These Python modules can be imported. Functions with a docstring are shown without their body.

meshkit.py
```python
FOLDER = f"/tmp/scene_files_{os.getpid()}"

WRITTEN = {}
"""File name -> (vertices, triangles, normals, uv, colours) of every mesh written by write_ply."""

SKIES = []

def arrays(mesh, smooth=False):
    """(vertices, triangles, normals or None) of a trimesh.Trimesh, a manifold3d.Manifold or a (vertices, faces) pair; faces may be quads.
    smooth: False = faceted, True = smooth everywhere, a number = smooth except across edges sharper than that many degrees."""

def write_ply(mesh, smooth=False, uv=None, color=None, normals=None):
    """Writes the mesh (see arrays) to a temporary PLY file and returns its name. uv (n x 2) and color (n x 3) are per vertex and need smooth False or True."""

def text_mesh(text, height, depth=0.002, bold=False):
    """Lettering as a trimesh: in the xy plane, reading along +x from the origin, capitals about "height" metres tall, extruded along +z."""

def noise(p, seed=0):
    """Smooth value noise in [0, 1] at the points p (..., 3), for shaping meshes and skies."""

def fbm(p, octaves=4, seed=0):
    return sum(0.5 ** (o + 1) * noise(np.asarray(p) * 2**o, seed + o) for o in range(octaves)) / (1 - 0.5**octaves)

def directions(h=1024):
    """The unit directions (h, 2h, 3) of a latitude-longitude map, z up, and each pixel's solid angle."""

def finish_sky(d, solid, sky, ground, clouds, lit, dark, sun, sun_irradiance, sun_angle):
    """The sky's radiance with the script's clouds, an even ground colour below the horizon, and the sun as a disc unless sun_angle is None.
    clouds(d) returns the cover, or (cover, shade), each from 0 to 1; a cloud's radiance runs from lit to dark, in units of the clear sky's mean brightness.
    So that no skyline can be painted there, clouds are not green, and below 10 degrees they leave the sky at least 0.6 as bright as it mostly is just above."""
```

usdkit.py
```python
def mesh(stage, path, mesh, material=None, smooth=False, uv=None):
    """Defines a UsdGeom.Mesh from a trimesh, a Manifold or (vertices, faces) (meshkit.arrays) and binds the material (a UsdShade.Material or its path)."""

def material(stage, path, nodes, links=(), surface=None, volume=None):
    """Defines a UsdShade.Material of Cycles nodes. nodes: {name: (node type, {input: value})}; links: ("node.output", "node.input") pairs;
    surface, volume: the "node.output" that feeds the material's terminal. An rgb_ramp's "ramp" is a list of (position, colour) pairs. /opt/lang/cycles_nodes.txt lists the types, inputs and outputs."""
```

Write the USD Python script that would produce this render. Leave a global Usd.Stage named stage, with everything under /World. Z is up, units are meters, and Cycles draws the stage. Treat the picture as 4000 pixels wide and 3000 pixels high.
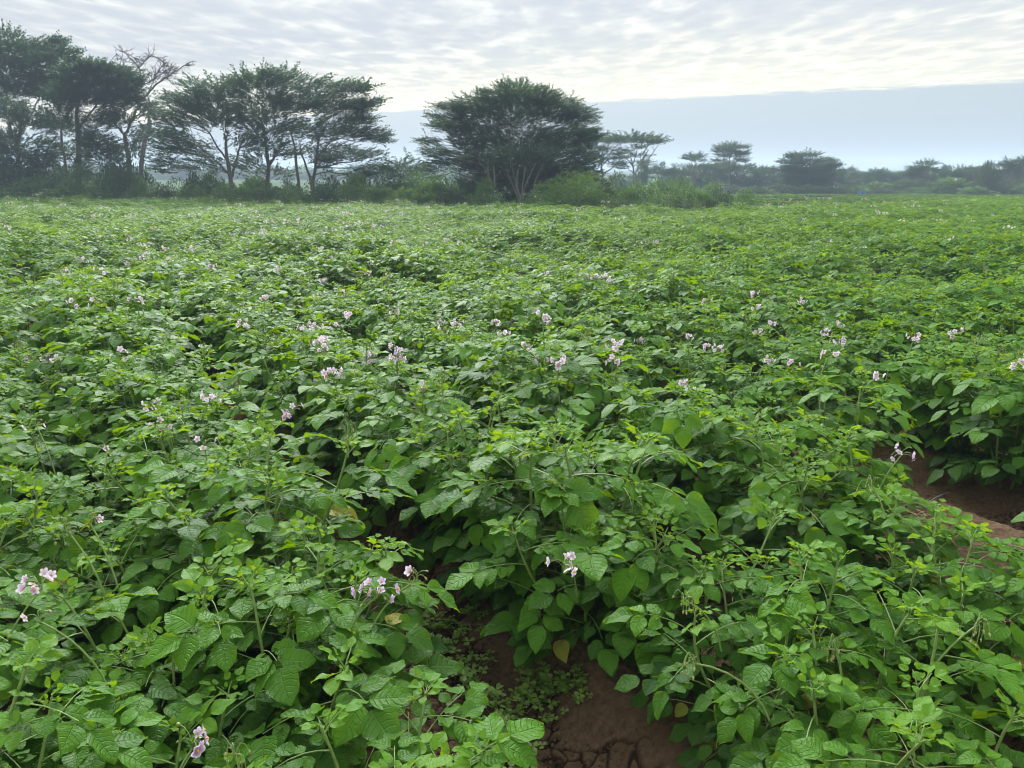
import math, numpy as np, trimesh, usdkit
from pxr import Usd, UsdGeom, UsdLux, UsdShade, Gf, Sdf, Vt

# ------------------------------------------------------------------ camera, sky, sun, exposure
stage = Usd.Stage.CreateInMemory()
UsdGeom.SetStageUpAxis(stage, 'Z')
UsdGeom.Xform.Define(stage, '/World')
EYE, PITCH, FPX = 1.65, 15.63, 3020.0
EXPOSURE = 0.68
SUN_EL, SUN_AZ = math.radians(33), math.radians(-14)
SUN_POWER, SUN_ANGLE, SKY_STRENGTH = 0.4, 24.0, 0.1
HAZE = 0.0013
cam = UsdGeom.Camera.Define(stage, '/World/camera')
cam.CreateHorizontalApertureAttr(36.0)
cam.CreateVerticalApertureAttr(27.0)
cam.CreateFocalLengthAttr(36.0 * FPX / 4000.0)
cam.CreateExposureAttr(EXPOSURE)
cam.CreateClippingRangeAttr((0.05, 20000.0))
cam.AddTranslateOp().Set((0, 0, EYE))
cam.AddRotateXOp().Set(90 - PITCH)

M = {}
def mat(name, nodes, links, surface=None, volume=None):
    M[name] = usdkit.material(stage, '/World/Looks/' + name, nodes, links, surface=surface, volume=volume)
    return M[name]

def ray(px, py):
    """direction of a photo pixel (4000 x 3000) in the world"""
    a, b = (px - 2000) / FPX, (1500 - py) / FPX
    p = math.radians(PITCH)
    return np.array([a, math.cos(p) + b * math.sin(p), -math.sin(p) + b * math.cos(p)])

def at(px, py, y):
    r = ray(px, py)
    return np.array([0, 0, EYE]) + r * (y / r[1])

def to_px(P):
    P = np.atleast_2d(P)
    p = math.radians(PITCH)
    d = P - np.array([0, 0, EYE])
    fwd = d[:, 1] * math.cos(p) - d[:, 2] * math.sin(p)
    up = d[:, 1] * math.sin(p) + d[:, 2] * math.cos(p)
    return np.stack([2000 + FPX * d[:, 0] / fwd, 1500 - FPX * up / fwd], 1)

# sky: a deck of thin broken cloud over a physical sky, its far rim a straight line low ahead
def deck_line():
    pts = []
    for q in ((2270, 402), (4000, 322)):
        r = ray(*q)
        pts.append(r[:2] / r[2])
    (x1, y1), (x2, y2) = pts
    n = np.array([-(y2 - y1), x2 - x1])
    n /= np.linalg.norm(n)
    if n[1] < 0:
        n = -n
    return n, float(n @ pts[0])
DN, DC = deck_line()
sx, sy, sz = math.sin(SUN_AZ) * math.cos(SUN_EL), math.cos(SUN_AZ) * math.cos(SUN_EL), math.sin(SUN_EL)
mat('sky', {
    'tc': ('texture_coordinate', {}), 'sp': ('separate_xyz', {}),
    'phys': ('sky_texture', {'sky_type': 'single_scattering', 'sun_disc': False, 'sun_elevation': SUN_EL, 'sun_rotation': SUN_AZ,
                             'aerosol_density': 0.6}),
    'zc': ('math', {'math_type': 'maximum', 'value2': 0.012}),
    'u': ('math', {'math_type': 'divide'}), 'v': ('math', {'math_type': 'divide'}),
    'uv': ('combine_xyz', {}),
    'st': ('mapping', {'rotation': (0, 0, 0.0), 'scale': (1.45, 0.72, 1.0)}),
    'n1': ('noise_texture', {'scale': 3.2, 'detail': 6.0, 'roughness': 0.52, 'distortion': 0.35}),
    'vor': ('voronoi_texture', {'feature': 'smooth_f1', 'scale': 3.0, 'smoothness': 0.5, 'randomness': 1.0}),
    'nv': ('noise_texture', {'scale': 2.0, 'detail': 3.0}), 'warp': ('vector_math', {'math_type': 'scale', 'scale': 0.55}), 'wadd': ('vector_math', {'math_type': 'add'}), 'mixv': ('mix_float', {'fac': 0.38}), 'vsc': ('math', {'math_type': 'multiply', 'value2': 1.15}),
    'n2': ('noise_texture', {'scale': 0.95, 'detail': 5.0, 'roughness': 0.6, 'distortion': 0.6}),
    'n3': ('noise_texture', {'scale': 1.3, 'detail': 8.0, 'roughness': 0.65, 'distortion': 0.2}),
    'mixn': ('mix_float', {'fac': 0.42}),
    'ramp': ('rgb_ramp', {'ramp': [(0.0, (5.9, 6.4, 7.1)), (0.42, (6.1, 6.6, 7.2)), (0.50, (6.6, 7.0, 7.4)), (0.57, (7.6, 7.9, 8.0)), (0.66, (9.3, 9.4, 9.1)), (1.0, (9.8, 9.8, 9.4))]}),
    'dot': ('vector_math', {'math_type': 'dot_product', 'vector2': (DN[0], DN[1], 0)}),
    'wob': ('math', {'math_type': 'multiply_add', 'value2': 2.1, 'value3': -1.05}),
    'edge0': ('math', {'math_type': 'add'}),
    'edge': ('map_range', {'range_type': 'smoothstep', 'clamp': True, 'from_min': DC + 0.25, 'from_max': DC - 0.45, 'to_min': 0.0, 'to_max': 1.0}),
    # the whole deck is lighter towards the hidden sun and overhead
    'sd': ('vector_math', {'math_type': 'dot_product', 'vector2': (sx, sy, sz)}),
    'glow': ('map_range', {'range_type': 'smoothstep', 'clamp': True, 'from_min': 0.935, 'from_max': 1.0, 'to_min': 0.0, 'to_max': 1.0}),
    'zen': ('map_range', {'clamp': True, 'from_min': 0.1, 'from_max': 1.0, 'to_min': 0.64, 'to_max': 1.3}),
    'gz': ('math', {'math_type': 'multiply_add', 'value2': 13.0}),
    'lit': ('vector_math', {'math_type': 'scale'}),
    'rim': ('map_range', {'range_type': 'smoothstep', 'clamp': True, 'from_min': DC - 7.5, 'from_max': DC - 1.0, 'to_min': 0.0, 'to_max': 1.0}),
    'sunside': ('map_range', {'range_type': 'smoothstep', 'clamp': True, 'from_min': 0.35, 'from_max': 0.88, 'to_min': 0.25, 'to_max': 1.0}),
    'rimf': ('math', {'math_type': 'multiply'}),
    'warm': ('mix_color', {'blend_type': 'multiply', 'b': (1.62, 1.48, 1.16), 'use_clamp': False}),
    'clear0': ('hsv', {'saturation': 0.55, 'value': 0.80}),
    'low': ('map_range', {'range_type': 'smoothstep', 'clamp': True, 'from_min': 0.0, 'from_max': 0.16, 'to_min': 0.98, 'to_max': 0.6}),
    'clear': ('mix_color', {'b': (3.1, 3.65, 4.1), 'use_clamp': False}),
    'all': ('mix_color', {'use_clamp': False}),
    'bg': ('background_shader', {'strength': SKY_STRENGTH})},
    [('tc.generated', 'sp.vector'), ('sp.z', 'zc.value1'), ('sp.x', 'u.value1'), ('zc.value', 'u.value2'), ('sp.y', 'v.value1'), ('zc.value', 'v.value2'),
     ('u.value', 'uv.x'), ('v.value', 'uv.y'), ('uv.vector', 'st.vector'), ('st.vector', 'n1.vector'), ('st.vector', 'n2.vector'), ('uv.vector', 'n3.vector'),
     ('st.vector', 'nv.vector'), ('nv.color', 'warp.vector1'), ('st.vector', 'wadd.vector1'), ('warp.vector', 'wadd.vector2'), ('wadd.vector', 'vor.vector'), ('vor.distance', 'vsc.value1'), ('vsc.value', 'mixv.b'), ('n1.fac', 'mixv.a'), ('mixv.result', 'mixn.a'), ('n2.fac', 'mixn.b'), ('mixn.result', 'ramp.fac'),
     ('uv.vector', 'dot.vector1'), ('n3.fac', 'wob.value1'), ('dot.value', 'edge0.value1'), ('wob.value', 'edge0.value2'), ('edge0.value', 'edge.value'),
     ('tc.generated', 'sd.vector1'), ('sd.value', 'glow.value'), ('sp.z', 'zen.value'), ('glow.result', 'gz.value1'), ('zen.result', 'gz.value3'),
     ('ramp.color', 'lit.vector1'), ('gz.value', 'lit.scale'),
     ('phys.color', 'clear0.color'), ('clear0.color', 'clear.a'), ('sp.z', 'low.value'), ('low.result', 'clear.fac'),
     ('dot.value', 'rim.value'), ('sd.value', 'sunside.value'), ('rim.result', 'rimf.value1'), ('sunside.result', 'rimf.value2'), ('rimf.value', 'warm.fac'), ('lit.vector', 'warm.a'),
     ('edge.result', 'all.fac'), ('clear.result', 'all.a'), ('warm.result', 'all.b'), ('all.result', 'bg.color')], surface='bg.background')
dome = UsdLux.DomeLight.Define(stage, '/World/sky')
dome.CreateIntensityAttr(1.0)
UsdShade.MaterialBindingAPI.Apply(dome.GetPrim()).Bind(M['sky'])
dome.GetPrim().SetCustomDataByKey('kind', 'structure')
sun = UsdLux.DistantLight.Define(stage, '/World/sun')
sun.CreateIntensityAttr(SUN_POWER); sun.CreateAngleAttr(SUN_ANGLE); sun.CreateNormalizeAttr(True); sun.CreateColorAttr((1.0, 0.95, 0.86))
sun.AddRotateZOp().Set(-math.degrees(SUN_AZ)); sun.AddRotateXOp().Set(-(90 - math.degrees(SUN_EL)))

# ------------------------------------------------------------------ helpers
T = Sdf.ValueTypeNames
used = {}
def numbered(name, parent='/World'):
    k = used.get((parent, name), 0)
    used[(parent, name)] = k + 1
    return f'{parent}/{name}' + (f'_{k:03d}' if k else '')

def tag(prim, label=None, cat=None, group=None, kind=None):
    for k, v in (('label', label), ('category', cat), ('group', group), ('kind', kind)):
        if v:
            prim.SetCustomDataByKey(k, v)
    return prim

def thing(name, label, cat, loc=(0, 0, 0), rz=0.0, scale=None, group=None):
    x = UsdGeom.Xform.Define(stage, numbered(name))
    x.AddTranslateOp().Set(Gf.Vec3d(*map(float, loc)))
    if rz:
        x.AddRotateZOp().Set(math.degrees(rz))
    if scale is not None:
        x.AddScaleOp().Set(Gf.Vec3f(*([float(scale)] * 3 if np.ndim(scale) == 0 else map(float, scale))))
    tag(x.GetPrim(), label, cat, group)
    return x.GetPrim()

def obj(name, V, F, material, parent='/World', uv=None, tone=None, smooth=True):
    parent = parent if isinstance(parent, str) else str(parent.GetPath())
    path = numbered(name, parent)
    m = usdkit.mesh(stage, path, (V, F), M[material], smooth=smooth, uv=uv)
    if tone is not None:
        UsdGeom.PrimvarsAPI(m).CreatePrimvar('tone', T.FloatArray, 'vertex').Set(Vt.FloatArray.FromNumpy(np.asarray(tone, np.float32)))
    m.CreateDoubleSidedAttr(True)
    return m.GetPrim()

def unit(v):
    v = np.asarray(v, float)
    return v / np.maximum(np.linalg.norm(v, axis=-1, keepdims=True), 1e-9)

def join(parts):
    """[(V, F, uv, tone)] -> one"""
    V, F, U, W, n = [], [], [], [], 0
    for v, f, u, t in parts:
        V.append(v); F.append(f + n); n += len(v)
        U.append(np.zeros((len(v), 2)) if u is None else u)
        W.append(np.full(len(v), t) if np.ndim(t) == 0 else t)
    return np.vstack(V), np.vstack(F), np.vstack(U), np.concatenate(W)

def tube(pts, radii, sides=5):
    p = np.asarray(pts, float)
    r = np.broadcast_to(radii, (len(p),))
    t = unit(np.gradient(p, axis=0))
    ref = np.array([0.3, 0.2, 1.0]) if abs(t[:, 2]).mean() < 0.8 else np.array([1.0, 0.25, 0.0])
    a = unit(np.cross(t, ref)); b = np.cross(t, a)
    ang = np.arange(sides) * 2 * np.pi / sides
    V = (p[:, None] + r[:, None, None] * (np.cos(ang)[None, :, None] * a[:, None] + np.sin(ang)[None, :, None] * b[:, None])).reshape(-1, 3)
    i, j = np.meshgrid(np.arange(len(p) - 1), np.arange(sides), indexing='ij')
    q = np.stack([i * sides + j, i * sides + (j + 1) % sides, (i + 1) * sides + (j + 1) % sides, (i + 1) * sides + j], -1).reshape(-1, 4)
    F = np.vstack([q[:, [0, 1, 2]], q[:, [0, 2, 3]]])
    V = np.vstack([V, p[-1:] + t[-1:] * r[-1]])
    k = (len(p) - 1) * sides
    F = np.vstack([F, [[k + s, k + (s + 1) % sides, len(V) - 1] for s in range(sides)]])
    return V, F

def smooth_path(pts, n):
    """Catmull-Rom through the points"""
    p = np.asarray(pts, float)
    if len(p) == 2:
        return p[0] + (p[1] - p[0]) * np.linspace(0, 1, n)[:, None]
    from scipy.interpolate import CubicSpline
    s = np.concatenate([[0], np.cumsum(np.linalg.norm(np.diff(p[:, :3], axis=0), axis=1))])
    return CubicSpline(s / s[-1], p)(np.linspace(0, 1, n))

def value_noise(x, y, seed=0):
    def h(i, j):
        k = np.sin(i * 127.1 + j * 311.7 + seed * 74.7) * 43758.5453
        return k - np.floor(k)
    xi, yi = np.floor(x), np.floor(y)
    fx, fy = x - xi, y - yi
    fx, fy = fx * fx * (3 - 2 * fx), fy * fy * (3 - 2 * fy)
    return (h(xi, yi) * (1 - fx) + h(xi + 1, yi) * fx) * (1 - fy) + (h(xi, yi + 1) * (1 - fx) + h(xi + 1, yi + 1) * fx) * fy

# ------------------------------------------------------------------ materials
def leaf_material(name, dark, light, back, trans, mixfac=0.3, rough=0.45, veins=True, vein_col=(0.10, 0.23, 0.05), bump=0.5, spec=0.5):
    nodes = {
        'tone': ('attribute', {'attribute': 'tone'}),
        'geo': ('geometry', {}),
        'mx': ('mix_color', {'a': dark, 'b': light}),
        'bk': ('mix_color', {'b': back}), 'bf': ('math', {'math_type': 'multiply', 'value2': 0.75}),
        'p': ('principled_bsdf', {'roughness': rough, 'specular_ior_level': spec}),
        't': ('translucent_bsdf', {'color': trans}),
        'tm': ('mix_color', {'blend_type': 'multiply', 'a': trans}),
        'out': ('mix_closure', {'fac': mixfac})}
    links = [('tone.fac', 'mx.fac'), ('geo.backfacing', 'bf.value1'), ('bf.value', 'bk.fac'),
             ('bk.result', 'p.base_color'), ('p.BSDF', 'out.closure1'), ('t.BSDF', 'out.closure2')]
    if veins:
        nodes |= {
            'uv': ('attribute', {'attribute': 'st'}), 's': ('separate_xyz', {}),
            'au': ('math', {'math_type': 'absolute'}),
            'aw': ('math', {'math_type': 'power', 'value2': 1.5}), 'au2': ('math', {'math_type': 'multiply', 'value2': 0.24}), 'wn': ('noise_texture', {'scale': 55.0, 'detail': 1.0}), 'wv': ('math', {'math_type': 'multiply_add', 'value2': 0.09}), 'wh': ('math', {'math_type': 'multiply', 'value2': 0.0}),
            'ph': ('math', {'math_type': 'subtract'}),
            'k': ('math', {'math_type': 'multiply', 'value2': 7.0}),
            'pp': ('math', {'math_type': 'pingpong', 'value2': 0.5}),
            'vs': ('map_range', {'range_type': 'smoothstep', 'clamp': True, 'from_min': 0.16, 'from_max': 0.02, 'to_min': 0.0, 'to_max': 0.75}),
            'vm': ('map_range', {'range_type': 'smoothstep', 'clamp': True, 'from_min': 0.085, 'from_max': 0.03, 'to_min': 0.0, 'to_max': 1.0}),
            'v': ('math', {'math_type': 'maximum'}),
            'vf': ('math', {'math_type': 'multiply', 'value2': 0.22}),
            'vc': ('mix_color', {'b': vein_col}),
            'nz': ('noise_texture', {'scale': 130.0, 'detail': 2.0}),
            'hz': ('math', {'math_type': 'multiply', 'value2': 0.55}),
            'hh': ('math', {'math_type': 'subtract'}),
            'bp': ('bump', {'strength': bump, 'distance': 0.006})}
        links += [('uv.vector', 's.vector'), ('s.x', 'au.value1'), ('au.value', 'aw.value1'), ('aw.value', 'au2.value1'), ('wn.fac', 'wv.value1'), ('s.y', 'wv.value3'), ('wv.value', 'ph.value1'), ('au2.value', 'ph.value2'),
                  ('ph.value', 'k.value1'), ('k.value', 'pp.value1'), ('pp.value', 'vs.value'), ('au.value', 'vm.value'),
                  ('vs.result', 'v.value1'), ('vm.result', 'v.value2'), ('v.value', 'vf.value1'), ('vf.value', 'vc.fac'), ('mx.result', 'vc.a'),
                  ('vc.result', 'bk.a'), ('nz.fac', 'hz.value1'), ('hz.value', 'hh.value1'), ('v.value', 'hh.value2'), ('hh.value', 'bp.height'),
                  ('bp.normal', 'p.normal')]
    else:
        links += [('mx.result', 'bk.a')]
    return mat(name, nodes, links, surface='out.closure')

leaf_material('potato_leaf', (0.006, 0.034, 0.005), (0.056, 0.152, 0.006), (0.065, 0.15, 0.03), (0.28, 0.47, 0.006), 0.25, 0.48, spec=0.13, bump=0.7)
leaf_material('young_leaf', (0.032, 0.135, 0.009), (0.085, 0.19, 0.010), (0.09, 0.18, 0.03), (0.30, 0.46, 0.010), 0.32, 0.5, spec=0.15)
leaf_material('yellowed_leaf', (0.16, 0.17, 0.02), (0.30, 0.26, 0.04), (0.25, 0.22, 0.06), (0.4, 0.38, 0.04), 0.25, 0.55, spec=0.15)
leaf_material('crop_leaf', (0.006, 0.035, 0.006), (0.054, 0.138, 0.010), (0.065, 0.14, 0.03), (0.26, 0.44, 0.006), 0.20, 0.55, spec=0.08, veins=False)
leaf_material('weed_leaf', (0.075, 0.19, 0.012), (0.17, 0.31, 0.016), (0.13, 0.2, 0.04), (0.30, 0.52, 0.015), 0.3, 0.6, veins=False)
leaf_material('acacia_leaf', (0.024, 0.058, 0.026), (0.050, 0.105, 0.042), (0.045, 0.08, 0.045), (0.06, 0.12, 0.035), 0.2, 0.65, veins=False, spec=0.25)
leaf_material('bush_leaf', (0.032, 0.088, 0.020), (0.088, 0.165, 0.034), (0.08, 0.14, 0.05), (0.12, 0.22, 0.025), 0.22, 0.6, veins=False, spec=0.3)
leaf_material('bright_bush_leaf', (0.040, 0.105, 0.022), (0.12, 0.21, 0.040), (0.08, 0.14, 0.05), (0.2, 0.34, 0.03), 0.25, 0.6, veins=False, spec=0.2)
leaf_material('dark_bush_leaf', (0.020, 0.052, 0.018), (0.050, 0.095, 0.030), (0.04, 0.07, 0.035), (0.06, 0.11, 0.02), 0.18, 0.6, veins=False, spec=0.3)
leaf_material('grass_blade', (0.04, 0.08, 0.022), (0.10, 0.14, 0.045), (0.08, 0.11, 0.04), (0.12, 0.18, 0.04), 0.2, 0.6, veins=False)
mat('stem', {'n': ('noise_texture', {'scale': 40.0, 'detail': 3.0}), 'r': ('rgb_ramp', {'ramp': [(0.3, (0.10, 0.17, 0.035)), (0.7, (0.17, 0.24, 0.06))]}),
             'p': ('principled_bsdf', {'roughness': 0.5, 'subsurface_weight': 0.0})}, [('n.fac', 'r.fac'), ('r.color', 'p.base_color')], surface='p.BSDF')
# petals: st.x runs from the heart (0) to the rim (1); the heart is the orange cone
mat('petal', {'uv': ('attribute', {'attribute': 'st'}), 's': ('separate_xyz', {}), 'tone': ('attribute', {'attribute': 'tone'}),
              'lil': ('rgb_ramp', {'ramp': [(0.0, (0.78, 0.36, 0.03)), (0.17, (0.82, 0.40, 0.04)), (0.2, (0.45, 0.42, 0.16)), (0.34, (0.46, 0.26, 0.46)), (0.7, (0.56, 0.38, 0.59)), (1.0, (0.68, 0.54, 0.71))]}),
              'whi': ('rgb_ramp', {'ramp': [(0.0, (0.78, 0.40, 0.03)), (0.17, (0.82, 0.45, 0.05)), (0.2, (0.50, 0.48, 0.22)), (0.36, (0.52, 0.36, 0.48)), (0.7, (0.65, 0.55, 0.63)), (1.0, (0.74, 0.67, 0.72))]}),
              'm': ('mix_color', {}), 'p': ('principled_bsdf', {'roughness': 0.6}), 't': ('translucent_bsdf', {}), 'o': ('mix_closure', {'fac': 0.35})},
    [('uv.vector', 's.vector'), ('s.x', 'lil.fac'), ('s.x', 'whi.fac'), ('tone.fac', 'm.fac'), ('lil.color', 'm.a'), ('whi.color', 'm.b'), ('m.result', 'p.base_color'), ('m.result', 't.color'),
     ('p.BSDF', 'o.closure1'), ('t.BSDF', 'o.closure2')], surface='o.closure')
mat('bud', {'p': ('principled_bsdf', {'base_color': (0.26, 0.24, 0.09), 'roughness': 0.6})}, [], surface='p.BSDF')
mat('faded_bud', {'n': ('noise_texture', {'scale': 60.0}), 'r': ('rgb_ramp', {'ramp': [(0.35, (0.20, 0.19, 0.07)), (0.65, (0.36, 0.29, 0.13))]}), 'p': ('principled_bsdf', {'roughness': 0.7})},
    [('n.fac', 'r.fac'), ('r.color', 'p.base_color')], surface='p.BSDF')
def soil_nodes(extra_nodes=None):
    return {
    'g': ('geometry', {}),
    'n1': ('noise_texture', {'scale': 2.5, 'detail': 6.0, 'roughness': 0.6}),
    'n2': ('noise_texture', {'scale': 45.0, 'detail': 6.0, 'roughness': 0.7}),
    'col': ('rgb_ramp', {'ramp': [(0.3, (0.062, 0.039, 0.025)), (0.5, (0.125, 0.080, 0.050)), (0.7, (0.21, 0.140, 0.090))]}),
    'mx': ('mix_float', {'fac': 0.55}),
    'bp': ('bump', {'strength': 1.0, 'distance': 0.016}),
    'p': ('principled_bsdf', {'roughness': 1.0, 'specular_ior_level': 0.03})}
SOIL_LINKS = [('g.position', 'n1.vector'), ('g.position', 'n2.vector'), ('n1.fac', 'mx.a'), ('n2.fac', 'mx.b'), ('mx.result', 'col.fac'), ('n2.fac', 'bp.height'), ('bp.normal', 'p.normal')]
n = soil_nodes()
n |= {'tone': ('attribute', {'attribute': 'tone'}), 'ck': ('mix_color', {'a': (0.028, 0.017, 0.011)})}
mat('cracked_soil', n, SOIL_LINKS + [('col.color', 'ck.b'), ('tone.fac', 'ck.fac'), ('ck.result', 'p.base_color')], surface='p.BSDF')
n = soil_nodes()
n |= {'s': ('separate_xyz', {}), 'gn': ('noise_texture', {'scale': 0.045, 'detail': 5.0, 'roughness': 0.6}),
      'gc': ('rgb_ramp', {'ramp': [(0.3, (0.022, 0.058, 0.014)), (0.5, (0.036, 0.080, 0.018)), (0.62, (0.070, 0.080, 0.032)), (0.75, (0.034, 0.070, 0.018))]}),
      'xr': ('math', {'math_type': 'maximum', 'value2': 0.0}), 'k': ('math', {'math_type': 'multiply', 'value2': -1.3}), 'yy': ('math', {'math_type': 'add'}),
      'w': ('math', {'math_type': 'multiply_add', 'value2': 20.0, 'value3': -10.0}), 'yw': ('math', {'math_type': 'add'}),
      'gm': ('map_range', {'range_type': 'smoothstep', 'clamp': True, 'from_min': 36.0, 'from_max': 48.0, 'to_min': 0.0, 'to_max': 1.0}), 'ck': ('mix_color', {})}
mat('open_ground', n, SOIL_LINKS + [('g.position', 's.vector'), ('g.position', 'gn.vector'), ('gn.fac', 'gc.fac'), ('s.x', 'xr.value1'), ('xr.value', 'k.value1'), ('s.y', 'yy.value1'), ('k.value', 'yy.value2'),
     ('gn.fac', 'w.value1'), ('yy.value', 'yw.value1'), ('w.value', 'yw.value2'), ('yw.value', 'gm.value'), ('gm.result', 'ck.fac'), ('col.color', 'ck.a'), ('gc.color', 'ck.b'), ('ck.result', 'p.base_color')], surface='p.BSDF')
def bark(name, a, b):
    mat(name, {'g': ('geometry', {}), 'mp': ('mapping', {'scale': (6, 6, 1.6)}), 'n': ('noise_texture', {'scale': 2.0, 'detail': 6.0, 'roughness': 0.65}),
               'r': ('rgb_ramp', {'ramp': [(0.32, a), (0.68, b)]}), 'bp': ('bump', {'strength': 0.6, 'distance': 0.03}), 'p': ('principled_bsdf', {'roughness': 0.85})},
        [('g.position', 'mp.vector'), ('mp.vector', 'n.vector'), ('n.fac', 'r.fac'), ('r.color', 'p.base_color'), ('n.fac', 'bp.height'), ('bp.normal', 'p.normal')], surface='p.BSDF')
bark('pale_bark', (0.105, 0.10, 0.06), (0.21, 0.20, 0.125))
bark('mid_bark', (0.045, 0.044, 0.030), (0.095, 0.090, 0.060))
bark('dark_bark', (0.045, 0.040, 0.032), (0.10, 0.088, 0.066))
bark('dead_wood', (0.045, 0.038, 0.042), (0.105, 0.09, 0.095))
mat('straw', {'p': ('principled_bsdf', {'base_color': (0.42, 0.33, 0.18), 'roughness': 0.7})}, [], surface='p.BSDF')
mat('dry_stick', {'n': ('noise_texture', {'scale': 30.0}), 'r': ('rgb_ramp', {'ramp': [(0.3, (0.3, 0.24, 0.17)), (0.7, (0.5, 0.43, 0.33))]}), 'p': ('principled_bsdf', {'roughness': 0.75})}, [('n.fac', 'r.fac'), ('r.color', 'p.base_color')], surface='p.BSDF')
mat('blue_plastic', {'n': ('noise_texture', {'scale': 3.0, 'detail': 4.0}), 'r': ('rgb_ramp', {'ramp': [(0.3, (0.02, 0.085, 0.21)), (0.7, (0.035, 0.12, 0.27))]}), 'p': ('principled_bsdf', {'roughness': 0.45})},
    [('n.fac', 'r.fac'), ('r.color', 'p.base_color')], surface='p.BSDF')

# ------------------------------------------------------------------ the lie of the land
ROW_D = np.array([-math.sin(math.radians(33)), math.cos(math.radians(33))])
ROW_N = np.array([ROW_D[1], -ROW_D[0]])
ROW_STEP, ROW_0 = 0.97, 0.585
def base_z(x, y):
    yy = np.clip(y, 0, None)
    return -0.016 * np.where(yy < 90, yy, 90 + 20 * np.tanh((yy - 90) / 20.0))
def ridge_z(x, y):
    o = (x * ROW_N[0] + y * ROW_N[1] - ROW_0) / ROW_STEP
    d = np.abs(o - np.round(o))
    prof = np.clip((0.36 - d) / 0.22, 0, 1)
    prof = prof * prof * (3 - 2 * prof)
    fade = np.clip((22 - np.hypot(x, y)) / 10, 0, 1)
    return 0.13 * prof * fade
def ground_z(x, y):
    x, y = np.asarray(x, float), np.asarray(y, float)
    return base_z(x, y) + ridge_z(x, y) + 0.02 * (value_noise(x * 3, y * 3, 1) - 0.5)

# the open ground: one sheet to the horizon
def make_ground():
    na = 360
    r = np.concatenate([[0.0], np.geomspace(0.4, 1250, 170)])
    a = np.arange(na) * 2 * np.pi / na
    X, Y = r[1:, None] * np.sin(a), r[1:, None] * np.cos(a)
    Z = base_z(X, Y) - 0.16 * np.clip((26 - np.hypot(X, Y)) / 6, 0, 1) + np.where(np.hypot(X, Y) > 30, 0.15 * (value_noise(X / 7, Y / 7, 3) - 0.6), 0)
    V = np.vstack([[[0, 0, -0.16]], np.stack([X, Y, Z], -1).reshape(-1, 3)])
    i, j = np.meshgrid(np.arange(len(r) - 2), np.arange(na), indexing='ij')
    q = 1 + np.stack([i * na + j, (i + 1) * na + j, (i + 1) * na + (j + 1) % na, i * na + (j + 1) % na], -1).reshape(-1, 4)
    fan = np.stack([np.zeros(na, int), 1 + np.arange(na), 1 + (np.arange(na) + 1) % na], 1)
    F = np.vstack([q[:, [0, 2, 1]], q[:, [0, 3, 2]], fan[:, [0, 2, 1]]])
    tag(obj('ground', V, F, 'open_ground'), kind='structure')
make_ground()

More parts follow.
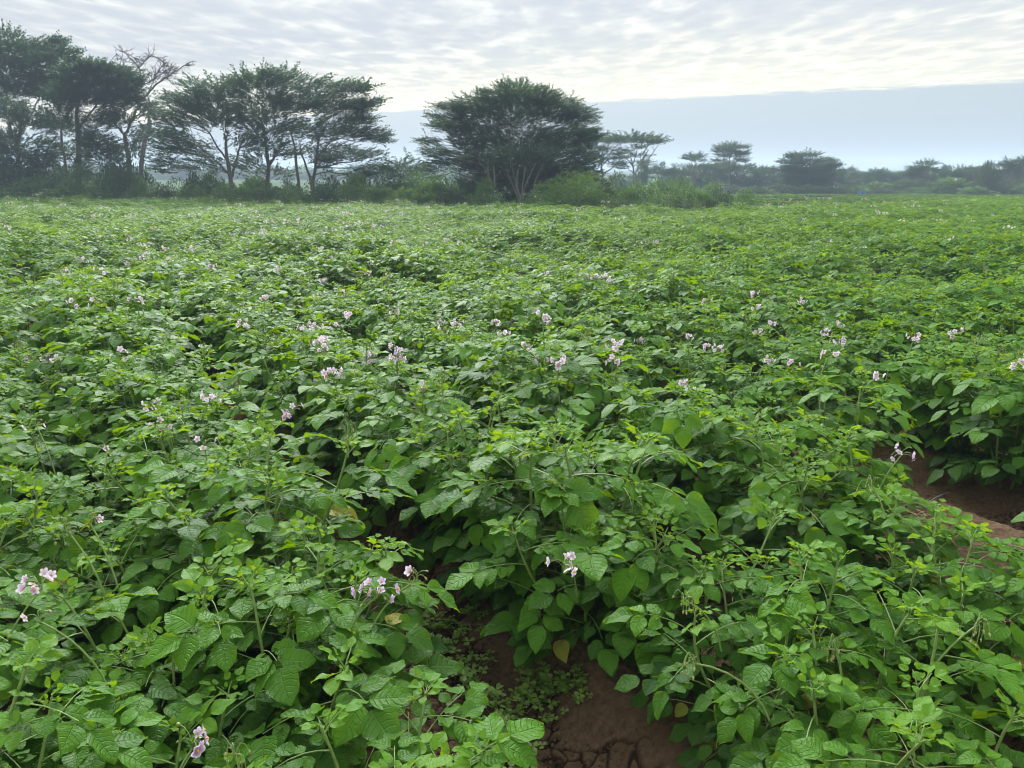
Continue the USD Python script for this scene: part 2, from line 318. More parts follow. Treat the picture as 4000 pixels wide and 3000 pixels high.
# the ridged field soil near the camera, its dried crust cracked into plates in the open furrow
def make_soil():
    from scipy.spatial import cKDTree
    rng = np.random.default_rng(5)
    xs = np.concatenate([np.arange(-18, -1.2, 0.10), np.arange(-1.2, -0.45, 0.013), np.arange(-0.45, 0.75, 0.005), np.arange(0.75, 2.9, 0.013), np.arange(2.9, 18, 0.06)])
    ys = np.concatenate([np.arange(-1.0, 1.3, 0.08), np.arange(1.3, 1.5, 0.013), np.arange(1.5, 2.9, 0.005), np.arange(2.9, 3.7, 0.013), np.arange(3.7, 24, 0.11)])
    X, Y = np.meshgrid(xs, ys)
    seeds = rng.uniform((-1.3, 1.2), (3.0, 3.8), (4600, 2))
    wob = np.stack([value_noise(X * 22, Y * 22, 11), value_noise(X * 22, Y * 22, 12)], -1) - 0.5
    Pq = np.stack([X, Y], -1) + wob * 0.035
    dd, _ = cKDTree(seeds).query(Pq.reshape(-1, 2), k=2)
    e = (dd[:, 1] - dd[:, 0]).reshape(X.shape)
    o = (X * ROW_N[0] + Y * ROW_N[1] - ROW_0) / ROW_STEP
    open_ = np.clip((np.abs(o - np.round(o)) - 0.16) / 0.1, 0, 1)
    inside = (X > -1.2) & (X < 2.9) & (Y > 1.3) & (Y < 3.7)
    big = value_noise(X * 5, Y * 5, 21)
    crack = np.clip(1.1 - e / (0.004 + 0.007 * big), 0, 1) * open_ * inside * (value_noise(X * 4, Y * 4, 9) > 0.25)
    clod = ((value_noise(X * 28, Y * 28, 4) - 0.5) * 0.02 * (1 - 0.75 * open_) + (value_noise(X * 60, Y * 60, 5) - 0.5) * 0.006) * inside
    Z = ground_z(X, Y) + clod - 0.011 * crack
    V = np.stack([X, Y, Z], -1).reshape(-1, 3)
    ny, nx = X.shape
    i, j = np.meshgrid(np.arange(ny - 1), np.arange(nx - 1), indexing='ij')
    q = np.stack([i * nx + j, i * nx + j + 1, (i + 1) * nx + j + 1, (i + 1) * nx + j], -1).reshape(-1, 4)
    tag(obj('field_soil', V, np.vstack([q[:, :3], q[:, [0, 2, 3]]]), 'cracked_soil', tone=1 - np.clip(crack * 1.3, 0, 1).ravel()), kind='structure')
make_soil()

# ------------------------------------------------------------------ the potato plant
def leaflet(nu, nv, rng, wide=0.74, fold=0.22, droop=0.22, quilt=0.0):
    """one ovate leaflet, length 1 along +y from its stalk, faces +z"""
    v = np.linspace(0, 1, nv + 1)
    w = 0.5 * wide * np.sin(np.pi * np.clip(v, 0, 1) ** 0.84) ** 0.66 * (1 - 0.22 * v ** 5)
    w = np.maximum(w, 0.012)
    u = np.linspace(-1, 1, nu + 1)
    U, Vv = np.meshgrid(u, v)
    Wd = w[:, None]
    skew = rng.uniform(-0.06, 0.06)
    wave = rng.uniform(0, 6.28)
    X = U * Wd + skew * np.sin(np.pi * Vv)
    Y = Vv - 0.10 * Wd * np.abs(U)
    Z = fold * np.abs(U) * Wd - droop * Vv ** 2 + 0.05 * np.sin(Vv * 7 + wave) * np.abs(U) ** 2 * np.sign(U) * 0.8
    if quilt:
        Z += quilt * (np.sin(Vv * 9 + U * 5 + wave) + np.sin(Vv * 15 - U * 7 + 2 * wave)) * np.abs(U)
    V = np.stack([X, Y, Z], -1).reshape(-1, 3)
    i, j = np.meshgrid(np.arange(nv), np.arange(nu), indexing='ij')
    q = np.stack([i * (nu + 1) + j, i * (nu + 1) + j + 1, (i + 1) * (nu + 1) + j + 1, (i + 1) * (nu + 1) + j], -1).reshape(-1, 4)
    return V, np.vstack([q[:, :3], q[:, [0, 2, 3]]]), np.stack([U.ravel(), Vv.ravel() * 0.98 + 0.01], 1)

_r = np.random.default_rng(1)
BANK = {lod: [leaflet(nu, nv, np.random.default_rng(40 + k), wide=0.67 + 0.16 * _r.random(), fold=0.06 + 0.24 * _r.random(), droop=0.02 + 0.25 * _r.random(), quilt=q) for k in range(7)]
        for lod, nu, nv, q in ((0, 6, 9, 0.02), (1, 2, 4, 0.0), (2, 2, 2, 0.0))}

def frame(y, z):
    y = unit(y); x = unit(np.cross(y, z)); z = np.cross(x, y)
    return np.stack([x, y, z], 1)

def compound_leaf(base, az, el, length, rng, size, young=False):
    """-> (list of (bank index, 3x3 rotation, origin, size), rachis points)"""
    ns = 9
    h = np.array([math.cos(az), math.sin(az), 0.0])
    up = np.array([0, 0, 1.0])
    bend = rng.uniform(0.45, 0.95) if not young else rng.uniform(0.2, 0.8)
    side = np.array([-h[1], h[0], 0]) * rng.uniform(-0.25, 0.25)
    pts, p = [np.array(base, float)], np.array(base, float)
    for i in range(ns):
        a = el - bend * ((i + 0.5) / ns) ** 1.3
        p = p + (h * math.cos(a) + up * math.sin(a) + side * (i / ns)) * length / ns
        pts.append(p)
    pts = np.array(pts)
    tan = unit(np.gradient(pts, axis=0))
    out = []
    roll = rng.normal(0, 0.2)
    npair = 2 if young else int(rng.integers(3, 5))
    where = np.linspace(0.36, 0.86, npair) if not young else np.linspace(0.3, 0.8, npair)
    def put(f, ang, s, tilt):
        i = min(int(f * ns), ns - 1); k = f * ns - i
        o = pts[i] * (1 - k) + pts[i + 1] * k
        t = unit(tan[i] * (1 - k) + tan[i + 1] * k)
        S = unit(np.cross(t, up) + 1e-6)
        N = np.cross(S, t)
        N2 = N * math.cos(roll) + S * math.sin(roll); S2 = np.cross(t, N2)
        d = unit(t * math.cos(ang) + S2 * math.sin(ang) - N2 * tilt)
        N3 = unit(N2 + S2 * math.sin(ang) * rng.normal(-0.1, 0.22) + t * rng.normal(0.05, 0.18))
        R = frame(d, N3)
        out.append((int(rng.integers(7)), R, o + d * 0.012, s))
    put(1.0, rng.normal(0, 0.12), size * rng.uniform(1.05, 1.25), rng.uniform(0.0, 0.35))
    for q, f in enumerate(where):
        s = size * (0.55 + 0.42 * q / max(npair - 1, 1)) * rng.uniform(0.85, 1.12)
        for sg in (-1, 1):
            put(f + rng.uniform(-0.025, 0.025), sg * rng.uniform(0.85, 1.2), s * rng.uniform(0.9, 1.1), rng.uniform(-0.1, 0.3))
        if not young and q < npair - 1 and rng.random() < 0.8:
            for sg in (-1, 1):
                put(f + 0.07, sg * 1.3, size * rng.uniform(0.16, 0.26), 0.0)
    return out, pts

def flower_mesh(rng, tone):
    """five-lobed wheel of petals with a cone of anthers, radius 1, facing +z, stalk at the origin"""
    k = 20
    a = np.arange(k) * 2 * np.pi / k + rng.uniform(0, 6)
    lob = np.array([1.0, 0.88, 0.60, 0.88])[np.arange(k) % 4]
    cup = rng.uniform(-0.1, 0.5)
    rings = [(0.18, 0.0), (0.55, 0.03), (1.0, None)]
    V, U = [[0, 0, 0.0]], [[0.25, 0]]
    for rr, uu in rings:
        rad = rr * (lob if uu is None else 1 + 0 * lob)
        z = cup * rr ** 1.6 + (0.12 * (lob - 0.85) * (1 if uu is None else 0.3))
        V += np.stack([rad * np.cos(a), rad * np.sin(a), z], 1).tolist(); U += [[max(rr, 0.21), 0]] * k
    F = [[0, 1 + i, 1 + (i + 1) % k] for i in range(k)]
    for r in range(2):
        for i in range(k):
            p, q = 1 + r * k + i, 1 + r * k + (i + 1) % k
            F += [[p, p + k, q + k], [p, q + k, q]]
    n0 = len(V)
    c = np.arange(6) * 2 * np.pi / 6
    V += np.stack([0.16 * np.cos(c), 0.16 * np.sin(c), 0.01 + 0 * c], 1).tolist() + np.stack([0.13 * np.cos(c), 0.13 * np.sin(c), 0.36 + 0 * c], 1).tolist() + [[0, 0, 0.46]]
    U += [[0.05, 0]] * 13
    for i in range(6):
        j = (i + 1) % 6
        F += [[n0 + i, n0 + j, n0 + 6 + j], [n0 + i, n0 + 6 + j, n0 + 6 + i], [n0 + 6 + i, n0 + 6 + j, n0 + 12]]
    V = np.array(V)
    return V, np.array(F), np.array(U), np.full(len(V), tone)

def bud_mesh(o, d, s):
    V = np.array([[0, 0, -1.0], [.5, 0, -.4], [0, .5, -.4], [-.5, 0, -.4], [0, -.5, -.4], [.42, 0, .5], [0, .42, .5], [-.42, 0, .5], [0, -.42, .5], [0, 0, 1.15]])
    F = [[0, 2, 1], [0, 3, 2], [0, 4, 3], [0, 1, 4]] + [f for i in range(4) for f in ([1 + i, 1 + (i + 1) % 4, 5 + (i + 1) % 4], [1 + i, 5 + (i + 1) % 4, 5 + i], [5 + i, 5 + (i + 1) % 4, 9])]
    R = frame(np.cross(d, [0.3, 0.9, 0.2]), d)
    return (V * s) @ R.T + o, np.array(F)

def flower_cluster(base, lean, height, rng, nf, nb, tone, spread=0.045, faded=False):
    """-> stalk parts, flowers, buds (meshes, in the plant's space)"""
    base = np.asarray(base, float)
    top = base + np.array([lean[0], lean[1], height])
    mid = base + np.array([lean[0] * 0.35, lean[1] * 0.35, height * 0.55])
    path = smooth_path([base, mid, top], 7)
    stalk = [(*tube(path, np.linspace(0.0032, 0.0024, 7), 5), None, 0.5)]
    fl, bd = [], []
    for i in range(nf + nb):
        az, rr = rng.uniform(0, 6.28), spread * math.sqrt(rng.uniform(0.08, 1.0))
        tip = top + np.array([rr * math.cos(az), rr * math.sin(az), rng.uniform(-0.012, 0.035) if not faded else rng.uniform(-0.045, 0.0)])
        kn = top + (tip - top) * 0.5 + np.array([0, 0, 0.014 if not faded else 0.03])
        stalk.append((*tube(smooth_path([top - (top - mid) * 0.05 * (i % 3), kn, tip], 5), 0.0012, 3), None, 0.5))
        out = unit(np.array([math.cos(az) * 0.8, math.sin(az) * 0.8 - 0.3, rng.uniform(-0.75, 0.45)]))
        if i < nf:
            V, F, U, W = flower_mesh(rng, np.clip(tone + rng.normal(0, 0.15), 0, 1))
            R = frame(np.cross(out, [0.2, 0.3, 0.9]), out)
            fl.append(((V * rng.uniform(0.0125, 0.0175)) @ R.T + tip, F, U, W))
        else:
            bd.append(bud_mesh(tip, unit(tip - kn + np.array([0, 0, -0.01])), rng.uniform(0.0045, 0.0075)))
    return stalk, fl, bd

def grow(seed, height=0.60, nstem=4, spread=0.30, lo=0.18):
    """the skeleton of a plant: stems and leaves, every leaf a list of placed leaflets"""
    rng = np.random.default_rng(seed)
    stems, leaves, tops = [], [], []
    for s in range(nstem):
        az = s * 2 * np.pi / nstem + rng.uniform(-0.5, 0.5)
        lean = spread * rng.uniform(0.35, 1.0) * (0.55 if s == 0 else 1.0)
        H = height * rng.uniform(0.80, 1.08)
        d = np.array([math.cos(az), math.sin(az), 0])
        path = smooth_path([d * 0.03 + [0, 0, -0.05], d * (0.05 + lean * 0.35) + [0, 0, H * 0.35], d * (lean * 0.8) + [0, 0, H * 0.75], d * lean * 0.95 + [rng.normal(0, .02), rng.normal(0, .02), H]], 12)
        stems.append((path, np.linspace(0.0068, 0.0034, 12)))
        nl = int(rng.integers(9, 13))
        phase = rng.uniform(0, 6.28)
        for k in range(nl):
            f = lo + (0.97 - lo) * (k / (nl - 1)) ** 0.85
            i = min(int(f * 11), 10); q = f * 11 - i
            base = path[i] * (1 - q) + path[i + 1] * q
            a = phase + k * 2.4
            outward = np.array([math.cos(a), math.sin(a), 0]) + d * 0.55 * (s > 0)
            a = math.atan2(outward[1], outward[0])
            young = f > 0.93
            if young:
                L, sz, el = rng.uniform(0.06, 0.10), rng.uniform(0.044, 0.060), rng.uniform(0.35, 0.9)
            else:
                L = (0.27 - 0.10 * f) * rng.uniform(0.85, 1.15); sz = (0.096 - 0.013 * f) * rng.uniform(0.75, 1.22); el = rng.uniform(0.10, 0.62) + 0.3 * (f - 0.4)
            lf, pts = compound_leaf(base, a, el, L, rng, sz, young)
            leaves.append((lf, pts, young, np.clip(0.08 + 0.85 * f + rng.normal(0, 0.13), 0, 1)))  # lower leaves darker: older, plus canopy shade put into the tone
        for k in range(3):       # tuft of unfolding leaves
            lf, pts = compound_leaf(path[-1], phase + k * 2.1, rng.uniform(0.9, 1.35), rng.uniform(0.03, 0.05), rng, rng.uniform(0.024, 0.036), True)
            leaves.append((lf, pts, True, 0.8))
        tops.append(path[-1])
    return stems, leaves, tops, rng

def placed(item, lod, tone):
    k, R, o, s = item
    V, F, U = BANK[lod][k]
    return (V * s) @ R.T + o, F, U, tone

def add_cluster(parent, cl, lod0=True):
    stalk, fl, bd = cl
    V, F, U, W = join(stalk)
    if lod0:
        path = numbered('flower_cluster', parent)
        UsdGeom.Xform.Define(stage, path)
        obj('stalk', V, F, 'stem', path)
        for v, f, u, w in fl:
            obj('flower', v, f, 'petal', path, uv=u, tone=w)
        for v, f in bd:
            obj('bud', v, f, 'bud' if fl else 'faded_bud', path)
    else:
        path = numbered('flower_cluster', parent)
        UsdGeom.Xform.Define(stage, path)
        obj('stalk', V, F, 'stem', path)
        for v, f, u, w in fl:
            obj('flower', v, f, 'petal', path, uv=u, tone=w)

def build_plant(path, seed, lod, nclusters=0, tone=0.5, faded=0, **kw):
    stems, leaves, tops, rng = grow(seed, **kw)
    for p, r in stems:
        V, F = tube(p if lod == 0 else p[::2], r if lod == 0 else r[::2], 6 if lod == 0 else 4)
        obj('stem', V, F, 'stem', path)
    for lf, pts, young, tn in leaves:
        m = 'young_leaf' if young else 'potato_leaf'
        if lod == 0:
            lp = numbered('leaf', path)
            UsdGeom.Xform.Define(stage, lp)
            V, F = tube(pts[::2], np.linspace(0.0024, 0.001, len(pts[::2])), 4)
            obj('leaf_stalk', V, F, 'stem', lp)
            for it in lf:
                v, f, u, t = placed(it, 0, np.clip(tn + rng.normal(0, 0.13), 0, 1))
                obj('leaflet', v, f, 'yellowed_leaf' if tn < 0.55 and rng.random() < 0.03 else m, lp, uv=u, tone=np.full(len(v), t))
        else:
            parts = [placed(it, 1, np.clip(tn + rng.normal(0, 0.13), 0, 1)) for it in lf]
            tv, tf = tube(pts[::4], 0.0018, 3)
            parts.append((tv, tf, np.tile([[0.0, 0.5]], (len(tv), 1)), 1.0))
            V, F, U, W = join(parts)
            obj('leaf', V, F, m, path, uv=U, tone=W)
    order = rng.permutation(len(tops))
    for c in range(nclusters):
        t = tops[order[c % len(tops)]]
        add_cluster(path, flower_cluster(t + [0, 0, -0.02], rng.normal(0, 0.03, 2), rng.uniform(0.09, 0.15), rng, int(rng.integers(5, 10)), int(rng.integers(1, 4)), tone, 0.045), lod == 0)
    for c in range(faded):
        t = tops[order[(nclusters + c) % len(tops)]]
        add_cluster(path, flower_cluster(t + [0, 0, -0.02], rng.normal(0, 0.02, 2), rng.uniform(0.07, 0.12), rng, 0, int(rng.integers(6, 10)), tone, 0.032, True), True)

UsdGeom.Xform.Define(stage, '/World/Kinds').GetPrim().SetSpecifier(Sdf.SpecifierClass)
def kind(name):
    p = stage.CreateClassPrim('/World/Kinds/' + name)
    p.SetTypeName('Xform')
    return str(p.GetPath())

HERO = [kind(f'near_plant_{c}') for c in 'abcdefg']
for k, p in enumerate(HERO):
    build_plant(p, 100 + k, 0, faded=1 if k in (1, 4) else 0, height=0.53 + 0.02 * (k % 4), nstem=5 + (k % 2), spread=0.37)
PLAIN = [kind(f'leafy_plant_{c}') for c in 'abcdefgh']
for k, p in enumerate(PLAIN):
    build_plant(p, 200 + k, 1, faded=1 if k % 3 == 1 else 0, height=0.52 + 0.025 * (k % 4), nstem=5 + (k % 2), spread=0.38)
BLOOM = [kind(f'flowering_plant_{c}') for c in 'abcdef']
for k, p in enumerate(BLOOM):
    build_plant(p, 300 + k, 1, nclusters=1 + (k % 3 > 0), tone=(0.55, 0.95, 0.85)[k % 3], faded=k % 2, height=0.53 + 0.02 * (k % 3), nstem=5 + (k % 2), spread=0.37)

# ------------------------------------------------------------------ planting the rows
EDGE_AZ = (-0.75, -0.66, -0.50, -0.33, -0.07, 0.0, 0.2, 0.30, 0.43, 0.56, 0.66, 0.75)
EDGE_Y = (54, 53, 46, 40, 35, 33.5, 31.5, 33, 37, 43, 50, 54)
def edge_y(x, y):
    return np.interp(x / np.maximum(y, 0.5), EDGE_AZ, EDGE_Y)
rng = np.random.default_rng(7)
plants = []
for k in range(-75, 90):
    off = ROW_0 + k * ROW_STEP
    t = np.arange(-60, 75, 0.30) + rng.uniform(-0.08, 0.08, len(np.arange(-60, 75, 0.30)))
    lat = rng.normal(0, 0.06 if k in (0, 1) else 0.12, len(t))
    x = ROW_N[0] * (off + lat) + ROW_D[0] * t
    y = ROW_N[1] * (off + lat) + ROW_D[1] * t
    keep = (y > 0.45) & (np.abs(x) < 0.72 * y + 1.6) & (y < edge_y(x, y) + rng.normal(0, 0.4, len(t)))
    patch = value_noise(x / 1.1, y / 1.1, 31)
    keep &= (patch > 0.10) | (np.hypot(x, y) < 9)
    sc = (0.70 + 0.52 * value_noise(x / 1.7, y / 1.7, 33)) * rng.uniform(0.9, 1.1, len(t))
    idx = np.cumsum(y > 1.0)
    for i in np.nonzero(keep)[0]:
        plants.append([x[i], y[i], sc[i], rng.uniform(0, 6.28), k, int(round(t[i] / 0.30))])
plants = np.array(plants)
# the two rows beside the open furrow lean away from it near the camera
near = (plants[:, 1] < 2.45) & (plants[:, 1] > 0.4) & np.isin(plants[:, 4], (0, 1))
away = np.where(plants[near, 4] == 0, -0.12, 0.03)[:, None] * ROW_N
plants[near, :2] += away
plants[near, 2] *= np.where(plants[near, 4] == 0, 0.86, 0.92)
# a few more plants close the furrow left of the open one
extra = np.random.default_rng(8)
for y0 in np.arange(0.9, 5.5, 0.33):
    tt = (y0 - 0.1 * ROW_N[1]) / ROW_D[1]
    plants = np.vstack([plants, [0.1 * ROW_N[0] + ROW_D[0] * tt + extra.normal(0, .06), y0 + extra.normal(0, .06), extra.uniform(0.85, 1.0), extra.uniform(0, 6.28), 0, int(tt / .3)]])
# plants that the photo lacks in the bare places
def bare(px, py, r):
    global plants
    q = ray(px, py); s = -EYE / q[2]
    c = q[:2] * s
    plants = plants[np.hypot(plants[:, 0] - c[0], plants[:, 1] - c[1]) > r * (1.25 if py < 1500 else 1.0)]
for spot in ((3990, 2420, 0.30), (3860, 2180, 0.17), (3560, 2020, 0.16), (2030, 3150, 0.36), (2000, 2900, 0.40), (1970, 2650, 0.28), (3160, 1830, 0.24), (3330, 1900, 0.2), (3750, 2030, 0.15),
             (1620, 1290, 0.3), (1480, 1190, 0.25), (2120, 1180, 0.35), (2200, 1130, 0.3), (1850, 1060, 0.3), (2760, 1070, 0.4), (3420, 1090, 0.4), (2380, 1060, 0.4), (3330, 1180, 0.35), (3800, 910, 0.6), (1150, 860, 0.9), (870, 850, 0.8), (2780, 980, 0.4)):
    bare(*spot)
bare(2240, 930, 0.5)
Z = ground_z(plants[:, 0], plants[:, 1])
pp = to_px(np.stack([plants[:, 0], plants[:, 1], Z + 0.5], 1))
dist = np.hypot(plants[:, 0], plants[:, 1])
inview = (pp[:, 0] > -250 - 900 / dist) & (pp[:, 0] < 4250 + 900 / dist) & (pp[:, 1] < 3500)
plants = plants[inview | (dist > 2.6)]
Z = ground_z(plants[:, 0], plants[:, 1])
pp = to_px(np.stack([plants[:, 0], plants[:, 1], Z + 0.5], 1))
dist = np.hypot(plants[:, 0], plants[:, 1])
inview = (pp[:, 0] > -250 - 900 / dist) & (pp[:, 0] < 4250 + 900 / dist) & (pp[:, 1] < 3500)
order = np.argsort(np.where(inview, dist, 1e9))
N_ONE = 300
single = order[:N_ONE]
hero_n = 34

# flower clusters seen in the photo (pixels of the whole picture), matched to the plants below them
SEEN = [(670, 760), (875, 772), (945, 765), (1105, 765), (1180, 780), (1333, 815), (1640, 792), (1735, 800), (1945, 765), (2110, 815), (1495, 703), (1595, 703), (1722, 697), (1850, 718), (1920, 712),
        (1560, 668), (1680, 633), (790, 822), (920, 832), (580, 838), (260, 800), (130, 743), (370, 870), (525, 880), (1020, 858), (815, 865), (380, 597), (330, 700), (100, 690), (290, 680),
        (440, 690), (520, 730), (620, 715), (740, 725), (820, 665), (870, 700), (680, 620), (740, 630), (490, 580), (570, 590), (270, 555), (300, 545), (365, 553), (395, 555), (1100, 608), (1275, 580), (1340, 615),
        (1550, 762), (1475, 735), (985, 735), (1020, 745)]
flowering = set()
for qx, qy in SEEN:
    r = ray(qx * 4000 / 2212, qy * 3000 / 1659)
    s = 3.0
    for _ in range(12):
        P = np.array([0, 0, EYE]) + r * s
        s = (0.72 + base_z(P[0], P[1]) - EYE) / r[2]
    P = r * s
    d = np.hypot(plants[:, 0] - P[0], plants[:, 1] - P[1])
    for i in np.argsort(d)[:6]:
        if i not in flowering:
            flowering.add(int(i)); break
chance = np.where(plants[:, 0] < 0, 0.17, 0.07)
rf = np.random.default_rng(12)
roll = rf.random(len(plants))

# nearest flower heads of the photo: pixel, lean of flowers, how many, lilac (0) to white (1), buds
HEADS = [(165, 2300, 7, 2, 0.75, 0.06), (150, 2425, 1, 2, 0.9, 0.03), (1475, 2330, 9, 3, 0.08, 0.055), (2200, 2215, 6, 3, 0.7, 0.05), (760, 2910, 6, 2, 0.3, 0.05), (1630, 2265, 1, 7, 0.85, 0.03),
         (3520, 1780, 5, 2, 0.5, 0.045), (1148, 1615, 8, 2, 0.2, 0.045), (625, 1670, 4, 2, 0.8, 0.05), (800, 1735, 3, 3, 0.7, 0.05), (420, 1755, 1, 6, 0.7, 0.05), (140, 1660, 2, 5, 0.7, 0.05),
         (2670, 2345, 0, 9, 0.1, 0.035), (3400, 1885, 0, 9, 0.2, 0.045), (3820, 2440, 0, 10, 0.5, 0.035), (3255, 2510, 0, 6, 0.5, 0.02), (2700, 2590, 0, 6, 0.5, 0.02), (350, 2040, 1, 5, 0.6, 0.04), (250, 2060, 0, 6, 0.6, 0.04)]
ONES = ['first', 'second', 'third', 'fourth', 'fifth', 'sixth', 'seventh', 'eighth', 'ninth', 'tenth', 'eleventh', 'twelfth', 'thirteenth', 'fourteenth', 'fifteenth', 'sixteenth', 'seventeenth', 'eighteenth', 'nineteenth', 'twentieth']
rows_seen = {}
for i in single:
    rows_seen.setdefault(int(plants[i, 4]), []).append(i)
for r in rows_seen.values():
    r.sort(key=lambda i: dist[i])
lab_rng = np.random.default_rng(3)
hero_paths = {}
def plant_label(i, rank, blooms):
    k = int(plants[i, 4]); pos = rows_seen[k].index(i)
    if pos < 20 and -9 <= k <= 12:
        side = 'left' if k <= 0 else 'right'
        rk = (1 - k if k <= 0 else k) - 1
        return f"{'flowering' if blooms else 'leafy green'} potato plant, {ONES[pos]} from the front in {ONES[rk]} row {side} of bare furrow", None
    if blooms:
        return 'potato plant holding pale lilac flowers above the canopy behind the front rows', 'flowering potato plants in the middle of the field'
    return 'leafy potato plant without open flowers in the canopy behind the front rows', 'leafy potato plants in the middle of the field'

for rank, i in enumerate(single):
    x, y, s, a, k, _ = plants[i]
    z = ground_z(x, y) - 0.01
    is_hero = rank < hero_n
    blooms = (not is_hero) and (i in flowering or (dist[i] > 7 and roll[i] < chance[i] * 0.5))
    src = HERO[rank % len(HERO)] if is_hero else (BLOOM[int(i) % len(BLOOM)] if blooms else PLAIN[int(i * 7) % len(PLAIN)])
    plants[i, 2] = s = s if dist[i] > 4 or (k in (0, 1) and y < 2.8) else 0.93 + 0.35 * (s - 1)
    label, group = plant_label(i, rank, blooms)
    t = thing('potato_plant', label, 'potato plant', (x, y, z), a, s * np.array([1, 1, 1.0]), group)
    t.GetReferences().AddInternalReference(src)
    hero_paths[int(i)] = (t, is_hero, src)

# flower heads on the nearest plants
taken = {}
hr = np.random.default_rng(21)
for px, py, nf, nb, tone, spread in HEADS:
    r = ray(px, py)
    s = 2.0
    for _ in range(12):
        P = np.array([0, 0, EYE]) + r * s
        s = ((0.68 if py < 2600 else 0.56) + base_z(P[0], P[1]) - EYE) / r[2]
    P = np.array([0, 0, EYE]) + r * s
    i = int(min(single, key=lambda i: np.hypot(plants[i, 0] - P[0], plants[i, 1] - P[1])))
    t, is_hero, src = hero_paths[i]
    x, y, sc, a, k, _ = plants[i]
    z = float(ground_z(x, y)) - 0.01
    L = (P - np.array([x, y, z])) / sc
    c, s_ = math.cos(-a), math.sin(-a)
    L = np.array([c * L[0] - s_ * L[1], s_ * L[0] + c * L[1], L[2]])
    foot = np.array([L[0] * 0.55, L[1] * 0.55, max(L[2] - 0.24, 0.15)])
    add_cluster(str(t.GetPath()), flower_cluster(foot, (L - foot)[:2], (L - foot)[2], hr, nf, nb, tone, spread / sc, nf == 0), True)
    taken[i] = nf
    for q in (nf,):
        if nf and t.GetCustomDataByKey('label'):
            t.SetCustomDataByKey('label', t.GetCustomDataByKey('label').replace('leafy green', 'flowering'))
for i, (t, is_hero, src) in hero_paths.items():
    if i not in taken:
        t.SetInstanceable(True)

# the rest of the crop: far plants nobody could count
def far_plant(path, seed, nflow, tone):
    stems, leaves, tops, r = grow(seed, height=0.56, nstem=5, spread=0.38, lo=0.36)
    old, young = [], []
    for lf, pts, yg, tn in leaves:
        big = [it for it in lf if it[3] > 0.02]
        (young if yg else old).extend(placed(it, 2, np.clip(tn - 0.12 + r.normal(0, 0.2), 0, 1)) for it in big)  # far leaves toned darker, self-shading of the crop put into the colour
    UsdGeom.Xform.Define(stage, path)
    V, F, U, W = join(old)
    obj('leaves', V, F, 'crop_leaf', path, tone=W, smooth=True)
    V, F, U, W = join(young)
    obj('young_leaves', V, F, 'young_leaf', path, uv=U, tone=W, smooth=True)
    if nflow:
        fl = []
        for c in range(nflow):
            st, f, b = flower_cluster(tops[c % len(tops)], r.normal(0, 0.03, 2), r.uniform(0.08, 0.14), r, int(r.integers(4, 7)), 0, tone, 0.06)
            for v, ff, u, w in f:
                ctr = v.mean(0)
                fl.append(((v - ctr) * 1.0 + ctr, ff, u, w))
        V, F, U, W = join(fl)
        obj('flowers', V, F, 'petal', path, uv=U, tone=W)

def scatter(path, protos, idx, pos, yaw, scale):
    pi = UsdGeom.PointInstancer.Define(stage, path)
    pi.CreatePrototypesRel().SetTargets([Sdf.Path(p) for p in protos])
    pi.CreateProtoIndicesAttr(Vt.IntArray.FromNumpy(np.asarray(idx, np.int32)))
    pi.CreatePositionsAttr(Vt.Vec3fArray.FromNumpy(np.asarray(pos, np.float32)))
    q = np.zeros((len(yaw), 4)); q[:, 0] = np.cos(np.asarray(yaw) / 2); q[:, 3] = np.sin(np.asarray(yaw) / 2)
    pi.CreateOrientationsAttr(Vt.QuathArray([Gf.Quath(float(a), 0, 0, float(d)) for a, d in zip(q[:, 0], q[:, 3])]))
    sc = np.asarray(scale, np.float32)
    if sc.ndim == 1:
        sc = np.repeat(sc[:, None], 3, 1)
    pi.CreateScalesAttr(Vt.Vec3fArray.FromNumpy(sc))
    return pi.GetPrim()

rest = np.array(sorted(set(range(len(plants))) - set(int(i) for i in single)))
crop = UsdGeom.PointInstancer.Define(stage, '/World/potato_crop').GetPrim()
protos = []
for k in range(10):
    p = f'/World/potato_crop/far_plant_{k:03d}'
    far_plant(p, 500 + k, 1 + (k == 8) if k >= 6 else 0, 0.98)
    protos.append(p)
rr = np.random.default_rng(14)
isf = (roll[rest] < chance[rest]) | np.isin(rest, list(flowering))
idx = np.where(isf, rr.integers(6, 10, len(rest)), rr.integers(0, 6, len(rest)))
scatter('/World/potato_crop', protos, idx, np.stack([plants[rest, 0], plants[rest, 1], Z[rest] + 0.04], 1), plants[rest, 3], plants[rest, 2] * 1.05)
tag(crop, 'dense green potato crop filling the far field up to the hedge', 'potato crop', kind='stuff')
print('plants', len(plants), 'singles', len(single), 'far', len(rest))

